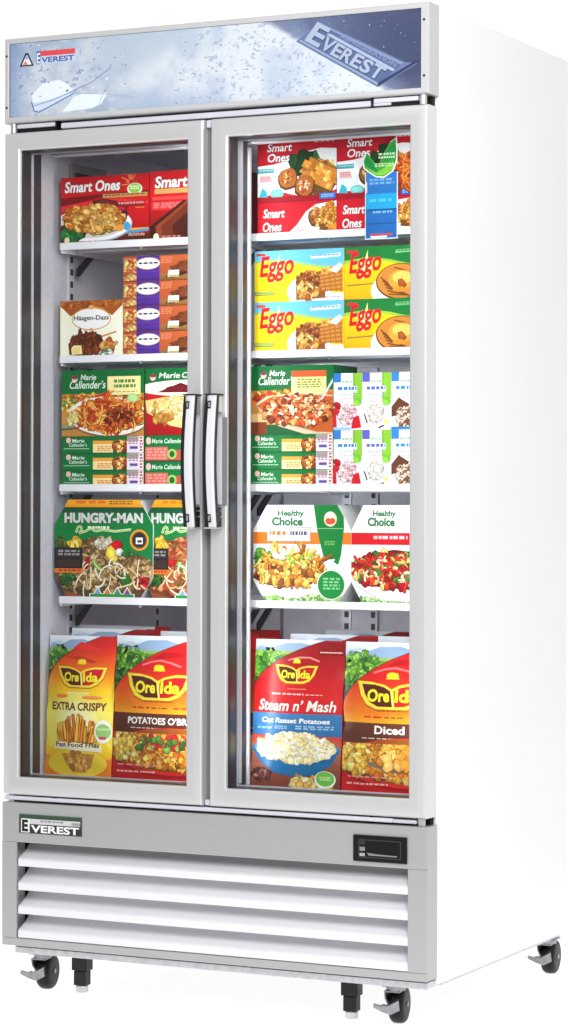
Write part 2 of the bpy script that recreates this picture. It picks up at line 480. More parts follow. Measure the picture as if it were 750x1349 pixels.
# ------------------------------------------------------------------ the freezer
W = 0.997
ROOT = (W/2, 0.40, FL)
fz = empty('display_freezer', ROOT)
tag(fz, 'tall white and steel two-door glass display freezer on black casters', 'freezer')
def part(mb, name, parent=None, sm=None):
    """a part modelled in place; sub-parts hang under their part"""
    o = mb.build(name, parent or fz, smooth_angle=sm)
    if parent is None: o.location = (-ROOT[0], -ROOT[1], -ROOT[2])
    return o
def again(o, loc=None, parent=None):
    c = o.copy(); col.objects.link(c)
    if parent: c.parent = parent
    if loc: c.location = loc
    return c

YB = 0.055                                   # front of the cabinet body, behind the doors
m = MB(); wp = M['white_paint']
m.box(0, 0.033, YB, 0.80, 0.026, 1.999, wp, 0.003)
m.box(W-0.033, W, YB, 0.80, 0.026, 1.999, wp, 0.003)
m.box(0.0335, W-0.0335, 0.74, 0.798, 0.03, 1.995, wp)
m.box(0.0335, W-0.0335, YB, 0.7395, 1.83, 1.996, wp)
m.box(0.0335, W-0.0335, YB+0.01, 0.7395, 0.03, 0.36, wp)
part(m, 'cabinet')

m = MB(); ln = M['liner']
m.box(0.0335, 0.036, 0.092, 0.69, 0.398, 1.795, ln)
m.box(W-0.036, W-0.0335, 0.092, 0.69, 0.398, 1.795, ln)
m.box(0.0335, W-0.0335, 0.6905, 0.739, 0.365, 1.82, ln)
m.box(0.0335, W-0.0335, 0.092, 0.69, 1.7955, 1.82, ln)
m.box(0.0335, W-0.0335, 0.092, 0.69, 0.365, 0.3975, ln)
part(m, 'liner')

# the dark breaker strip round the front of the cavity, and the mullion between the doors
m = MB(); pd = M['plastic_dark']
m.box(0.0335, 0.0375, YB, 0.0915, 0.366, 1.82, pd)
m.box(W-0.0375, W-0.0335, YB, 0.0915, 0.366, 1.82, pd)
m.box(0.0378, W-0.0378, YB, 0.0915, 1.762, 1.82, pd)
m.box(0.0378, W-0.0378, YB, 0.0915, 0.366, 0.402, pd)
part(m, 'breaker_strip')
m = MB(); m.box(0.4485, 0.5445, 0.056, 0.095, 0.4022, 1.7618, M['plastic_dark'], 0.004)
mul = part(m, 'mullion')
m = MB(); m.box(0.5385, 0.5485, 0.0955, 0.106, 0.4022, 1.745, M['gasket'], 0.003); part(m, 'light_strip', mul)
m = MB(); m.box(0.4445, 0.4545, 0.0955, 0.106, 0.4022, 1.745, M['gasket'], 0.003); part(m, 'light_strip', mul)
m = MB(); m.box(0.4875, 0.5055, 0.022, 0.0545, 0.362, 1.795, M['plastic_mid']); part(m, 'cover_strip', mul)
m = MB(); m.box(0.490, 0.503, 0.010, 0.0215, 1.778, 1.794, M['trim'], 0.002); part(m, 'clip', mul)
m = MB(); m.box(0.490, 0.503, 0.010, 0.0215, 0.366, 0.378, M['trim'], 0.002); part(m, 'clip', mul)

# light tube under the ceiling of the cavity
m = MB(); m.box(0.06, 0.485, 0.093, 0.118, 1.752, 1.7615, M['trim'], 0.002); m.box(0.51, 0.94, 0.093, 0.118, 1.752, 1.7615, M['trim'], 0.002)
part(m, 'ceiling_trim')

# air vent on the left wall of the cavity
m = MB(); m.box(0.0362, 0.046, 0.205, 0.36, 1.64, 1.752, M['plastic_mid'], 0.002)
vent = part(m, 'air_vent')
m = MB()
for k in range(3): m.box(0.0462, 0.049, 0.22, 0.345, 1.655+k*0.03, 1.672+k*0.03, M['slot_dark'])
part(m, 'grille', vent)

# pilasters
def pilaster(x0, x1, y0, y1, front):
    m = MB(); m.box(x0, x1, y0, y1, 0.402, 1.76, M['gasket'])
    for k in range(48):
        z = 0.43+k*0.0275
        if front == 'x': m.box(x1, x1+0.0006, y0+0.006, y1-0.006, z, z+0.014, M['slot_dark'])
        elif front == '-x': m.box(x0-0.0006, x0, y0+0.006, y1-0.006, z, z+0.014, M['slot_dark'])
        else: m.box(x0+0.006, x1-0.006, y0-0.0006, y0, z, z+0.014, M['slot_dark'])
    return part(m, 'pilaster')
pilaster(0.0362, 0.0402, 0.205, 0.228, 'x'); pilaster(0.0362, 0.0402, 0.60, 0.623, 'x')
pilaster(W-0.0402, W-0.0362, 0.205, 0.228, '-x'); pilaster(W-0.0402, W-0.0362, 0.60, 0.623, '-x')
pilaster(0.488, 0.511, 0.684, 0.690, 'y'); pilaster(0.556, 0.578, 0.684, 0.690, 'y')

# shelves: a wire-coated deck with a raised white front lip
SH = (1.567, 1.3185, 1.0365, 0.7905)         # top of the lip
SY = 0.135
for (x0, x1, side) in ((0.058, 0.488, 'l'), (0.510, 0.939, 'r')):
    for z in SH:
        m = MB(); sw = M['shelf_white']
        m.box(x0, x1, SY, SY+0.006, z-0.016, z, sw, 0.0015)
        m.box(x0, x1, SY+0.0062, 0.66, z-0.012, z-0.007, sw)
        m.box(x0, x0+0.004, SY+0.0062, 0.66, z-0.022, z-0.0122, sw)
        m.box(x1-0.004, x1, SY+0.0062, 0.66, z-0.022, z-0.0122, sw)
        for k in (0.2, 0.32, 0.46): m.box(x0+0.01, x1-0.01, k, k+0.006, z-0.018, z-0.0122, sw)
        s = part(m, 'shelf')
        for xb in (x0, x1-0.006):
            b_ = MB()
            b_.prism([(0.206, z-0.068), (0.216, z-0.068), (0.276, z-0.0225), (0.250, z-0.0225), (0.206, z-0.052)], 'x', xb, xb+0.004, M['black'])
            part(b_, 'bracket', s)
        b_ = MB(); b_.cyl(((x0+x1)/2-0.01, SY+0.001, z-0.019), ((x0+x1)/2-0.01, SY+0.004, z-0.019), 0.0035, 0.0035, M['chrome'], 12); part(b_, 'clip', s)

# header box with the lit picture panel
m = MB(); hp = M['header_paint']
HZ0, HZ1 = 1.8155, 1.999
gx0, gx1, gz0, gz1 = 0.0135, 0.9815, 1.8275, 1.9865
m.prism([(-0.001, HZ0), (0.998, HZ0), (0.998, HZ1), (-0.001, HZ1)], 'y', 0.008, YB-0.001, hp)
b = bmesh.new()
m.frame(-0.001, 0.998, HZ0, HZ1, [(0, 0.0078), (0.0, 0.005), (0.0015, 0.002), (0.004, 0.0), (0.010, 0.0), (0.0118, 0.001), (0.0118, 0.0078)], hp)
m.box(gx1+0.0005, 0.9955, 0.0002, 0.0077, HZ0+0.004, HZ1-0.004, hp)
head = part(m, 'header_sign')
screws = MB(); screws.cyl((0.9884, -0.0012, 1.9635), (0.9884, 0.001, 1.9635), 0.0026, 0.0026, M['slot_dark'], 12); s0 = part(screws, 'screw', head)
for (x, z) in ((0.9886, 1.8513), (0.0059, 1.9609), (0.0062, 1.8493)):
    again(s0, (x-0.9884, 0, z-1.9635))

def vnoise(x, y, seed):
    rs = np.random.RandomState(seed); g = rs.rand(64, 64)
    xi, yi = np.floor(x).astype(int), np.floor(y).astype(int); fx, fy = x-xi, y-yi
    fx, fy = fx*fx*(3-2*fx), fy*fy*(3-2*fy)
    a, b_, c, d = g[yi % 64, xi % 64], g[yi % 64, (xi+1) % 64], g[(yi+1) % 64, xi % 64], g[(yi+1) % 64, (xi+1) % 64]
    return (a*(1-fx)+b_*fx)*(1-fy) + (c*(1-fx)+d*fx)*fy
def fbm(x, y, seed, o=4): return sum(vnoise(x*2**i, y*2**i, seed+i)/2**(i+1) for i in range(o))

def header_art():
    pw, ph = gx1-gx0, gz1-gz0
    nx, ny = 300, 50
    V, F, C = [], [], []
    u, v = np.meshgrid((np.arange(nx)+0.5)/nx, (np.arange(ny)+0.5)/ny)
    asp = pw/ph
    A = np.array
    base = np.zeros((ny, nx, 3))
    n1 = fbm(u*asp*2.2, v*2.2, 11)[..., None]; n2 = fbm(u*asp*7, v*9, 31)[..., None]; n3 = fbm(u*asp*20, v*26, 51, 3)[..., None]
    mix = lambda a, b_, t: a*(1-t)+b_*t
    sm = lambda x, a, b_: np.clip((x-a)/(b_-a), 0, 1)**2*(3-2*np.clip((x-a)/(b_-a), 0, 1))
    U, Vv = u[..., None], v[..., None]
    left = mix(A([172, 189, 212]), A([212, 221, 231]), sm(n1*0.6+n2*0.4, 0.32, 0.62))
    left = mix(left, A([134, 155, 194]), (sm(n3, 0.55, 0.62)*sm(n2, 0.42, 0.6)*sm(0.33-U, 0, 0.12))*0.8)
    left = mix(left, A([128, 150, 196]), sm(0.06-U, 0, 0.06)*0.6)
    mid = mix(A([196, 209, 226]), A([222, 229, 237]), sm(n1, 0.3, 0.6))
    c = mix(left, mid, sm(U, 0.24, 0.42))
    # smooth ice shoulder in the upper middle
    c = mix(c, A([186, 203, 218]), sm(0.55-Vv+0.25*np.sin(U*9), 0, 0.3)*sm(U, 0.18, 0.26)*sm(0.5-U, 0, 0.1)*0.75)
    c = mix(c, A([176, 193, 218]), sm(Vv-0.62-0.3*(U-0.3), 0, 0.35)*sm(U, 0.28, 0.36)*sm(0.60-U, 0, 0.14)*0.8)
    # snowfield dashes
    nd = fbm(u*asp*17+v*6, v*22, 71, 2)[..., None]
    c = mix(c, A([128, 148, 184]), sm(nd, 0.50, 0.58)*sm(U, 0.40, 0.52)*sm(0.9-U, 0, 0.05)*0.42)
    # dark night sky at the right, past the slope
    d = (U-0.635) - 0.29*Vv
    dark = mix(A([112, 128, 162]), A([70, 80, 112]), sm(U, 0.66, 0.98)); dark = mix(dark, A([92, 88, 122]), sm(n1, 0.5, 0.75)*0.6)
    dark = mix(dark, A([150, 164, 190]), sm(d, 0.10, 0.0)*0.55)
    dark = mix(dark, A([128, 145, 178]), sm(Vv, 0.72, 1.0)*sm(1.0-U, 0.0, 0.2)*0.7)
    c = mix(c, dark, sm(d+0.03*(n2-0.5), -0.012, 0.02))
    c = c + (n3-0.5)*10
    c = np.clip(c, 30, 245)*0.915
    for j in range(ny+1):
        for i in range(nx+1): V.append((gx0+pw*i/nx, 0.0030, gz1-ph*j/ny))
    for j in range(ny):
        for i in range(nx):
            a = j*(nx+1)+i; F.append((a, a+nx+1, a+nx+2, a+1)); C.append(tuple(c[j, i]))
    P = Print(pw, ph, 5)
    r = P.r
    # ice blocks at the lower left
    P.poly([(0.055, .72), (.085, .56), (.125, .53), (.15, .60), (.165, .70), (.10, .80), (.06, .82)], (222, 230, 238))
    P.poly([(0.135, .97), (.165, .78), (.19, .74), (.25, .76), (.235, .90), (.21, .95)], (220, 230, 236))
    P.poly([(0.06, .83), (.165, .71), (.175, .74), (.07, .93), (.062, .9)], (196, 212, 230))
    P.line([(0.055, .80), (.062, .93), (.075, .95), (.17, .72)], .016, (90, 112, 170)); P.line([(0.06, .86), (.11, .80), (.165, .69), (.21, .60), (.26, .42)], .011, (110, 130, 180))
    P.line([(.15, .72), (.26, .78), (.33, .86)], .01, (150, 168, 205)); P.line([(.24, .75), (.228, .93)], .01, (150, 168, 205))
    for _ in range(60):
        q, s = r.uniform(.02, .30), r.uniform(.02, .75)
        if q < .2 and .08 < s < .38: continue
        P.blob(q, s, r.uniform(.0008, .0026), r.choice([(205, 214, 226), (134, 154, 194), (150, 168, 202), (200, 214, 230)]), edge=False, hi=False, asp=1.6, rot=r.uniform(-.4, .4))
    for _ in range(230):
        q, s = r.uniform(.42, .86), r.uniform(.10, .98)
        if q-0.635-0.29*s > -0.02: continue
        P.blob(q, s, r.uniform(.0006, .0013), r.choice([(146, 163, 194), (160, 176, 203), (134, 152, 186), (170, 184, 208), (216, 223, 231)]), edge=False, hi=False, asp=3.0, rot=r.uniform(-.1, .5))
    for _ in range(26):
        q, s = r.uniform(.70, .99), r.uniform(.05, .5)
        P.blob(q, s, r.uniform(.0006, .0013), (170, 182, 205), edge=False, hi=False)
    # mountain badge and lettering
    P.poly([(.024, .315), (.039, .135), (.046, .135), (.061, .315)], (40, 42, 50)); P.poly([(.030, .295), (.0415, .165), (.0440, .165), (.0555, .295)], (226, 231, 238))
    P.poly([(.032, .295), (.039, .235), (.046, .29)], (222, 124, 98)); P.poly([(.038, .22), (.0425, .165), (.048, .22)], (130, 166, 204))
    P.rect(.068, .125, .078, .30, (52, 86, 162)); P.rect(.078, .125, .168, .195, (216, 72, 76))
    P.rect(.079, .195, .168, .30, (190, 200, 218))
    P.text('E', .0692, .288, .0085, .14, (226, 231, 238), bold=.02); P.text('VEREST', .0805, .285, .085, .075, (58, 90, 158), bold=.03)
    # letters carved in the ice on the dark side, running down to the right
    ro = 0.515; ca, sa = math.cos(ro), math.sin(ro)
    def Q(x, y): return (.724+(x*ca+y*sa)/pw, .30+(x*sa-y*ca)/ph)      # metres along the slab and up across it
    P.poly([Q(*p) for p in [(-.012, -.004), (.200, -.006), (.256, .074), (.228, .064), (.018, .054)]], (98, 113, 150)); P.poly([Q(*p) for p in [(0, 0), (.200, 0), (.226, .059), (.0196, .050)]], (84, 99, 138))
    P.poly([Q(*p) for p in [(-.006, 0), (.200, -.002), (.200, .002), (-.004, .004)]], (140, 154, 184)); P.poly([Q(*p) for p in [(.200, -.004), (.256, .078), (.250, .078), (.196, .002)]], (50, 58, 92))
    P.poly([Q(*p) for p in [(.046, .037), (.214, .036), (.217, .042), (.042, .043)]], (160, 173, 198)); P.poly([Q(*p) for p in [(.046, .0355), (.214, .0345), (.214, .036), (.046, .037)]], (58, 68, 104)); P.poly([Q(*p) for p in [(.0196, .052), (.226, .061), (.226, .056), (.02, .048)]], (124, 139, 171))
    a = Q(.075, .0455); P.text('REFRIGERATION', a[0], a[1], .140/pw, .009/ph, (120, 135, 168), bold=.02, rot=ro)
    x = .004
    for ch, wd, ht in (('E', .036, .046), ('V', .027, .030), ('E', .022, .029), ('R', .025, .029), ('E', .022, .029), ('S', .024, .029), ('T', .028, .030)):
        a = Q(x+.0015, .0045); P.text(ch, a[0], a[1], wd/pw, ht/ph, (54, 64, 98), bold=.04, rot=ro, shear=.18)
        a = Q(x, .0058); P.text(ch, a[0], a[1], wd/pw, ht/ph, (160, 172, 194), bold=.03, rot=ro, shear=.18); x += wd+.0012
    emit(P, V, F, C, lambda u_, v_, k: (gx0+u_*pw, 0.0029-k*EPS/2, gz1-v_*ph))
    me = mesh_from('graphic_panel', V, F, C, M['print'])
    o = bpy.data.objects.new('graphic_panel', me); col.objects.link(o); o.parent = head
header_art()

# light tubes on the jambs and the mullion, just behind the door glass, shining into the cavity, plus an added one mid-depth
def tube(x, aim, power, parent, y0=0.0625):
    l = bpy.data.lights.new('light_tube', 'AREA'); l.shape = 'RECTANGLE'; l.size = 0.006; l.size_y = 1.3; l.energy = power; l.color = (0.97, 0.98, 1.0)
    o = bpy.data.objects.new('light_tube', l); col.objects.link(o)
    d = Vector((aim[0], aim[1], 0)).normalized(); z = -d; y = Vector((0, 0, 1)); xx = y.cross(z); p = (x+d.x*0.005, y0, 1.085)
    o.matrix_world = Matrix(((xx.x, y.x, z.x, p[0]), (xx.y, y.y, z.y, p[1]), (xx.z, y.z, z.z, p[2]), (0, 0, 0, 1)))
    m = MB(); m.box(x-0.003, x+0.003, y0-0.0073, y0-0.0013, 0.41, 1.755, M['gasket'], 0.001); part(m, 'light_strip', parent)
tube(0.4452, (-1, 0.5), TUBE*1.7, mul); tube(0.5478, (1, 0.5), TUBE, mul); tube(W-0.0410, (-1, 0.5), TUBE, mul)
tube(0.4965, (0, 1), 1.9, mul, 0.36)  # added lamp and housing behind the cartons, to brighten the back wall

# rail and hinge gear in the slot between header and doors
m = MB()
m.box(0.135, 0.910, 0.012, YB-0.002, 1.7985, 1.8105, M['trim'], 0.002)
m.box(0.008, W-0.008, 0.040, YB-0.0005, 1.7955, 1.8153, M['black_matte'])
part(m, 'top_rail')
m = MB(); m.box(0.0, 0.92, 0.006, YB-0.002, 0.3535, 0.3625, M['trim'], 0.002); m.box(0.008, W-0.008, 0.040, YB+0.008, 0.3495, 0.3655, M['black_matte']); part(m, 'bottom_rail')
def hinge(x, s, z0, z1, top):
    m = MB()
    m.box(min(x, x+s*0.098), max(x, x+s*0.098), 0.010, YB-0.016, (z0+z1)/2-(0.001 if top else 0.004), z1-0.0015 if top else (z0+z1)/2+0.004, M['trim'], 0.0015)
    m.cyl((x-s*0.010, 0.014, z0), (x-s*0.010, 0.014, z1), 0.0075, 0.0075, M['zinc'], 16)
    h = part(m, 'hinge')
    m = MB(); m.box(min(x+s*0.0985, x+s*0.102), max(x+s*0.0985, x+s*0.102), 0.007, YB-0.016, z0+0.001, z1, M['black']); part(m, 'stop', h)
    m = MB(); m.box(min(x+s*0.004, x+s*0.094), max(x+s*0.004, x+s*0.094), 0.016, YB-0.016, z0+0.0005, (z0+z1)/2-(0.0015 if top else 0.0045), M['black_matte']); part(m, 'recess', h)
hinge(0.026, 1, 1.7955, 1.815, True); hinge(W-0.026, -1, 1.7955, 1.815, True)
hinge(0.026, 1, 0.3495, 0.3648, False); hinge(W-0.026, -1, 0.3495, 0.3648, False)

# doors
def door(x0, x1, hx, groove):
    z0, z1 = 0.3655, 1.7945
    m = MB()
    m.frame(x0, x1, z0, z1, [(0.0, 0.0475), (0.0, 0.007), (0.0012, 0.003), (0.004, 0.0006), (0.008, 0.0), (0.020, 0.0), (0.023, 0.0007), (0.0355, 0.0026), (0.038, 0.0045), (0.039, 0.008), (0.039, 0.030), (0.030, 0.0475)], M['steel'])
    d = part(m, 'door', sm=math.radians(28))
    m = MB(); m.frame(x0, x1, z0, z1, [(0.0375, 0.0105), (0.0398, 0.0105), (0.0405, 0.020), (0.0400, 0.0478), (0.031, 0.0478), (0.0375, 0.031)], M['plastic_dark']); part(m, 'inner_frame', d)
    m = MB(); m.frame(x0, x1, z0, z1, [(0.012, 0.048), (0.0425, 0.048), (0.0425, 0.0545), (0.012, 0.0545)], M['gasket']); part(m, 'gasket', d)
    m = MB(); m.box(x0+0.0386, x1-0.0386, 0.0125, 0.0165, z0+0.0386, z1-0.0386, M['glass']); part(m, 'glass_pane', d)
    # bowed pull handle
    zt, zb = 1.219, 0.946
    m = MB(); rings = []; n = 14
    for i in range(n+1):
        t = i/n; z = zt+(zb-zt)*t; bow = math.sin(math.pi*t)
        y = -0.034-0.013*bow; hw = 0.0095+0.0006*bow
        rings.append([(hx-hw, y+0.004, z), (hx-hw*0.72, y, z), (hx+hw*0.55, y-0.001, z), (hx+hw*0.95, y+0.003, z), (hx+hw, y+0.009, z), (hx-hw, y+0.009, z)])
    m.loft(rings, M['handle_metal'], smooth=False)
    h = part(m, 'handle', d)
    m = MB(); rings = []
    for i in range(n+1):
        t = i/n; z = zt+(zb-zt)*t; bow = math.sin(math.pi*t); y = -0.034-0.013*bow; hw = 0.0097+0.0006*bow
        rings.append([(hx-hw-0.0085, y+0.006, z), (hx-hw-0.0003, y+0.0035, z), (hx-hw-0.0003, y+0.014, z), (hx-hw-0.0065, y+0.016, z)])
    m.loft(rings, M['black'], smooth=False); part(m, 'dark_reflection', h)  # black strip modelled as the dark reflection down the bar's left side
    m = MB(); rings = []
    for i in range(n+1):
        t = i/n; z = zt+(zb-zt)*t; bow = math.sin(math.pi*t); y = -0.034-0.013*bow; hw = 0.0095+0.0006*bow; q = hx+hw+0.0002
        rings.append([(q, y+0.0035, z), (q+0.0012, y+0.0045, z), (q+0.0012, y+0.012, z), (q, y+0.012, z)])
    m.loft(rings, M['slot_dark'], smooth=False); part(m, 'edge_reflection', h)  # thin dark strip added as the reflected dark edge on the right
    for za, zc in ((zt-0.028, zt-0.012), (zb+0.010, zb+0.027)):
        m = MB(); yy = -0.0358-0.013*math.sin(math.pi*(zt-(za+zc)/2)/(zt-zb))
        m.box(hx-0.0075, hx-0.0005, yy-0.0006, yy+0.002, za, zc, M['black']); m.box(hx-0.0058, hx-0.002, yy-0.001, yy+0.0005, za+0.003, zc-0.003, M['zinc']); part(m, 'screw_cap', h)
    m = MB(); m.box(hx-0.0165, hx+0.0105, -0.038, -0.001, zt+0.0005, zt+0.003, M['black'], 0.0008)
    m.box(hx-0.012, hx+0.006, -0.0325, -0.001, zt-0.035, zt, M['steel'], 0.001); part(m, 'bracket', h)
    m = MB(); m.box(hx-0.0165, hx+0.0095, -0.037, -0.001, zb-0.003, zb-0.0005, M['steel'], 0.0008)
    m.box(hx-0.010, hx+0.006, -0.0325, -0.001, zb, zb+0.02, M['black'], 0.001)
    m.box(hx-0.010, hx+0.006, -0.020, -0.001, zb+0.024, zb+0.032, M['black'], 0.001); m.box(hx-0.010, hx+0.006, -0.018, -0.001, zb+0.036, zb+0.042, M['black'], 0.001); part(m, 'bracket', h)
    m = MB(); m.box(hx-0.008, hx+0.007, -0.0055, -0.0003, zb+0.046, zt-0.045, M['gasket'], 0.0015)
    if groove: m.box(hx+0.0072, hx+0.0175, -0.002, -0.0003, zb+0.046, zt-0.045, M['plastic_mid'])
    part(m, 'back_plate', h)
    return d
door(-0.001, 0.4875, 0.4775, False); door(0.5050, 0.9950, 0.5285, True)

# lower panel with its louvres
px0, px1, pz0, pz1 = -0.001, 0.998, 0.040, 0.349
lx0, lx1, lz0, lz1 = 0.036, 0.957, 0.057, 0.264
m = MB(); sp = M['steel_panel']
m.box(px0, px1, 0.0, 0.004, lz1, pz1, sp, 0.0015)
m.box(px0, px1, 0.0, 0.004, pz0, lz0, sp, 0.0015)
m.box(px0, lx0, 0.0, 0.004, lz0+0.0003, lz1-0.0003, sp); m.box(lx1, px1, 0.0, 0.004, lz0+0.0003, lz1-0.0003, sp)
m.box(px1-0.003, px1, 0.0042, YB-0.001, pz0, pz1, sp, 0.0008); m.box(px0, px0+0.003, 0.0042, YB-0.001, pz0, pz1, sp, 0.0008)
m.box(px0+0.004, px1-0.004, 0.0042, YB-0.001, pz0, pz0+0.002, sp); m.box(px0+0.004, px1-0.004, 0.0042, YB-0.001, pz1-0.002, pz1, sp)
m.box(lx0-0.01, lx1+0.01, 0.0495, 0.0535, lz0-0.008, lz1+0.008, M['black_matte'])
lp = part(m, 'lower_panel')
def louvre(zb, zt):
    m = MB()
    pr = [(0.048, zt-0.002), (0.044, zt-0.008), (0.037, zt-0.0145), (0.030, zt-0.020), (0.020, zt-0.0255), (0.0115, zt-0.0300), (0.0045, zt-0.033), (0.0030, zb+0.0165), (0.0004, zb+0.0145), (0.0004, zb+0.007), (0.0012, zb), (0.006, zb), (0.008, zb+0.004), (0.048, zb+0.009)]
    m.prism(pr, 'x', lx0+0.004, lx1-0.0005, M['louver'])
    return part(m, 'louver', lp, sm=math.radians(20))
l0 = louvre(0.0585, 0.1095)
for k in (1, 2, 3): again(l0, (0, 0, 0.0513*k))
# maker's plate
P = Print(0.156, 0.040, 4)
P.rect(0, 0, 1, 1, (44, 46, 46)); P.rect(0, 0, 1, .17, (52, 78, 56)); P.rect(.03, .22, .17, .97, (226, 226, 226)); P.rect(.17, .22, .98, .50, (196, 198, 198)); P.rect(.84, .30, .98, .48, (150, 152, 152))
P.text('E', .045, .92, .10, .64, (30, 32, 32), bold=.05); P.bars(.34, .28, .72, .42, (130, 132, 132), 4); P.text('VEREST', .19, .95, .77, .40, (236, 236, 236), bold=.03)
V, F, C = [], [], []
emit(P, V, F, C, lambda u, v, k: (0.043+u*0.156, -0.0016-k*EPS, 0.325-v*0.040))
for q in ([(0, 0), (1, 0)], [(1, 0), (1, 1)], [(1, 1), (0, 1)], [(0, 1), (0, 0)]):
    i = len(V)
    for (u, v), y in ((q[0], -0.0016), (q[1], -0.0016), (q[1], -0.0002), (q[0], -0.0002)): V.append((0.043+u*0.156, y, 0.325-v*0.040))
    F.append((i, i+1, i+2, i+3)); C.append((60, 62, 62))
npm = bpy.data.objects.new('nameplate', mesh_from('nameplate', V, F, C, M['print'])); col.objects.link(npm); npm.parent = lp
# temperature display
m = MB(); m.box(0.837, 0.956, -0.004, -0.0003, 0.2735, 0.327, M['black'], 0.0015)
dsp = part(m, 'temperature_display', lp)
m = MB(); m.frame(0.850, 0.944, 0.2815, 0.3185, [(0, -0.0052), (0.0022, -0.0052), (0.0022, -0.0042), (0, -0.0042)], M['plastic_dark']); part(m, 'screen_frame', dsp)
m = MB(); m.box(0.8665, 0.9415, -0.0046, -0.0041, 0.2845, 0.316, M['black']); m.prism([(0.869, 0.2915), (0.8955, 0.2895), (0.935, 0.2885), (0.935, 0.2862), (0.8725, 0.2865)], 'y', -0.0051, -0.0046, M['plastic_mid']); part(m, 'screen', dsp)
m = MB(); m.box(0.8525, 0.8645, -0.0056, -0.0041, 0.295, 0.3035, M['plastic_mid'], 0.001); m.box(0.8525, 0.8645, -0.0056, -0.0041, 0.2845, 0.291, M['zinc'], 0.001); m.box(0.8525, 0.8645, -0.0050, -0.0041, 0.308, 0.316, M['slot_dark'], 0.0005); part(m, 'button', dsp)

# chassis under the panel
m = MB(); m.box(0.022, W-0.004, 0.016, YB+0.02, 0.022, 0.0365, M['zinc'], 0.0015); m.box(0.01, W-0.01, 0.10, 0.78, 0.018, 0.0255, M['zinc']); m.box(0.028, W-0.01, 0.012, YB-0.006, 0.0368, 0.0392, M['black_matte']); part(m, 'chassis')

# casters and levelling legs
def caster(x, y, ang):
    """swivel caster with a one-sided fork; ang turns the trail of the wheel about the vertical"""
    e = empty('caster', (x-ROOT[0], y-ROOT[1], 0)); e.parent = fz
    zt = 0.0175-FL; R = 0.0395
    def sub(mb, name, sm=None, a=ang):
        o = mb.build(name, e, smooth_angle=sm); o.rotation_euler = (0, 0, a); return o
    n = 28; rings = []; m = MB()
    for (yy, rr) in ((-0.0165, 0.010), (-0.0165, 0.028), (-0.0145, 0.0345), (-0.0095, R-0.001), (0, R), (0.0095, R-0.001), (0.0145, 0.0345), (0.0165, 0.028), (0.0165, 0.010)):
        rings.append([(0.026+rr*math.cos(2*math.pi*k/n), yy, R+rr*math.sin(2*math.pi*k/n)) for k in range(n)])
    m.loft(rings, M['rubber']); sub(m, 'wheel', math.radians(40))
    m = MB(); z = M['caster_steel']
    m.box(-0.024, 0.024, -0.024, 0.024, zt-0.004, zt, z, 0.001); m.cyl((0, 0, zt-0.013), (0, 0, zt-0.004), 0.019, 0.022, z, 20)
    m.prism([(-0.018, zt-0.013), (0.030, zt-0.013), (0.036, R+0.004), (0.032, R-0.010), (0.020, R-0.010), (-0.012, zt-0.030)], 'y', 0.0180, 0.0210, z)
    m.box(-0.018, 0.020, -0.012, 0.0205, zt-0.0160, zt-0.0132, z); m.cyl((0.026, -0.0185, R), (0.026, 0.0235, R), 0.0055, 0.0055, z, 14); sub(m, 'fork')
    m = MB(); m.prism([(0.004, 0.056), (-0.016, 0.045), (-0.030, 0.043), (-0.046, 0.047), (-0.047, 0.042), (-0.030, 0.033), (-0.012, 0.027), (0.006, 0.036)], 'y', -0.030, -0.010, z)
    m.cyl((-0.026, -0.0325, 0.0405), (-0.026, -0.0075, 0.0405), 0.005, 0.005, z, 12); sub(m, 'brake_pedal', None, math.radians(26))
    return e
caster(0.055, 0.078, math.radians(99)); caster(0.897, 0.078, math.radians(99))
caster(0.966, 0.762, math.radians(95)); caster(0.055, 0.750, math.radians(95))
def leg(x, y):
    m = MB(); m.box(x-0.0185, x+0.0185, y-0.015, y+0.015, -0.010, 0.0215, M['black'], 0.002); m.box(x-0.0145, x+0.0145, y-0.0125, y+0.0125, -0.042, -0.0103, M['black'], 0.002)
    o = part(m, 'leg')
    m = MB(); m.cyl((x, y, -0.057), (x, y, -0.0422), 0.0135, 0.0135, M['zinc'], 14, 0.002); part(m, 'foot', o)
leg(0.168, 0.055); leg(0.808, 0.055)

# ------------------------------------------------------------------ groceries
RED = (196, 20, 30); DRED = (146, 14, 20); WHITE = (250, 248, 244); GREEN = (14, 112, 52); CREAM = (252, 240, 214)
GOLD = [(214, 140, 48), (196, 116, 34), (226, 164, 74), (178, 98, 28), (234, 184, 98)]
PASTA = [(214, 120, 34), (196, 84, 22), (228, 150, 54), (150, 50, 18), (236, 180, 92), (176, 66, 20)]
FY = 0.1425                                  # carton fronts stand just behind the shelf lip
DK = tuple(z-0.0068 for z in SH)             # the decks

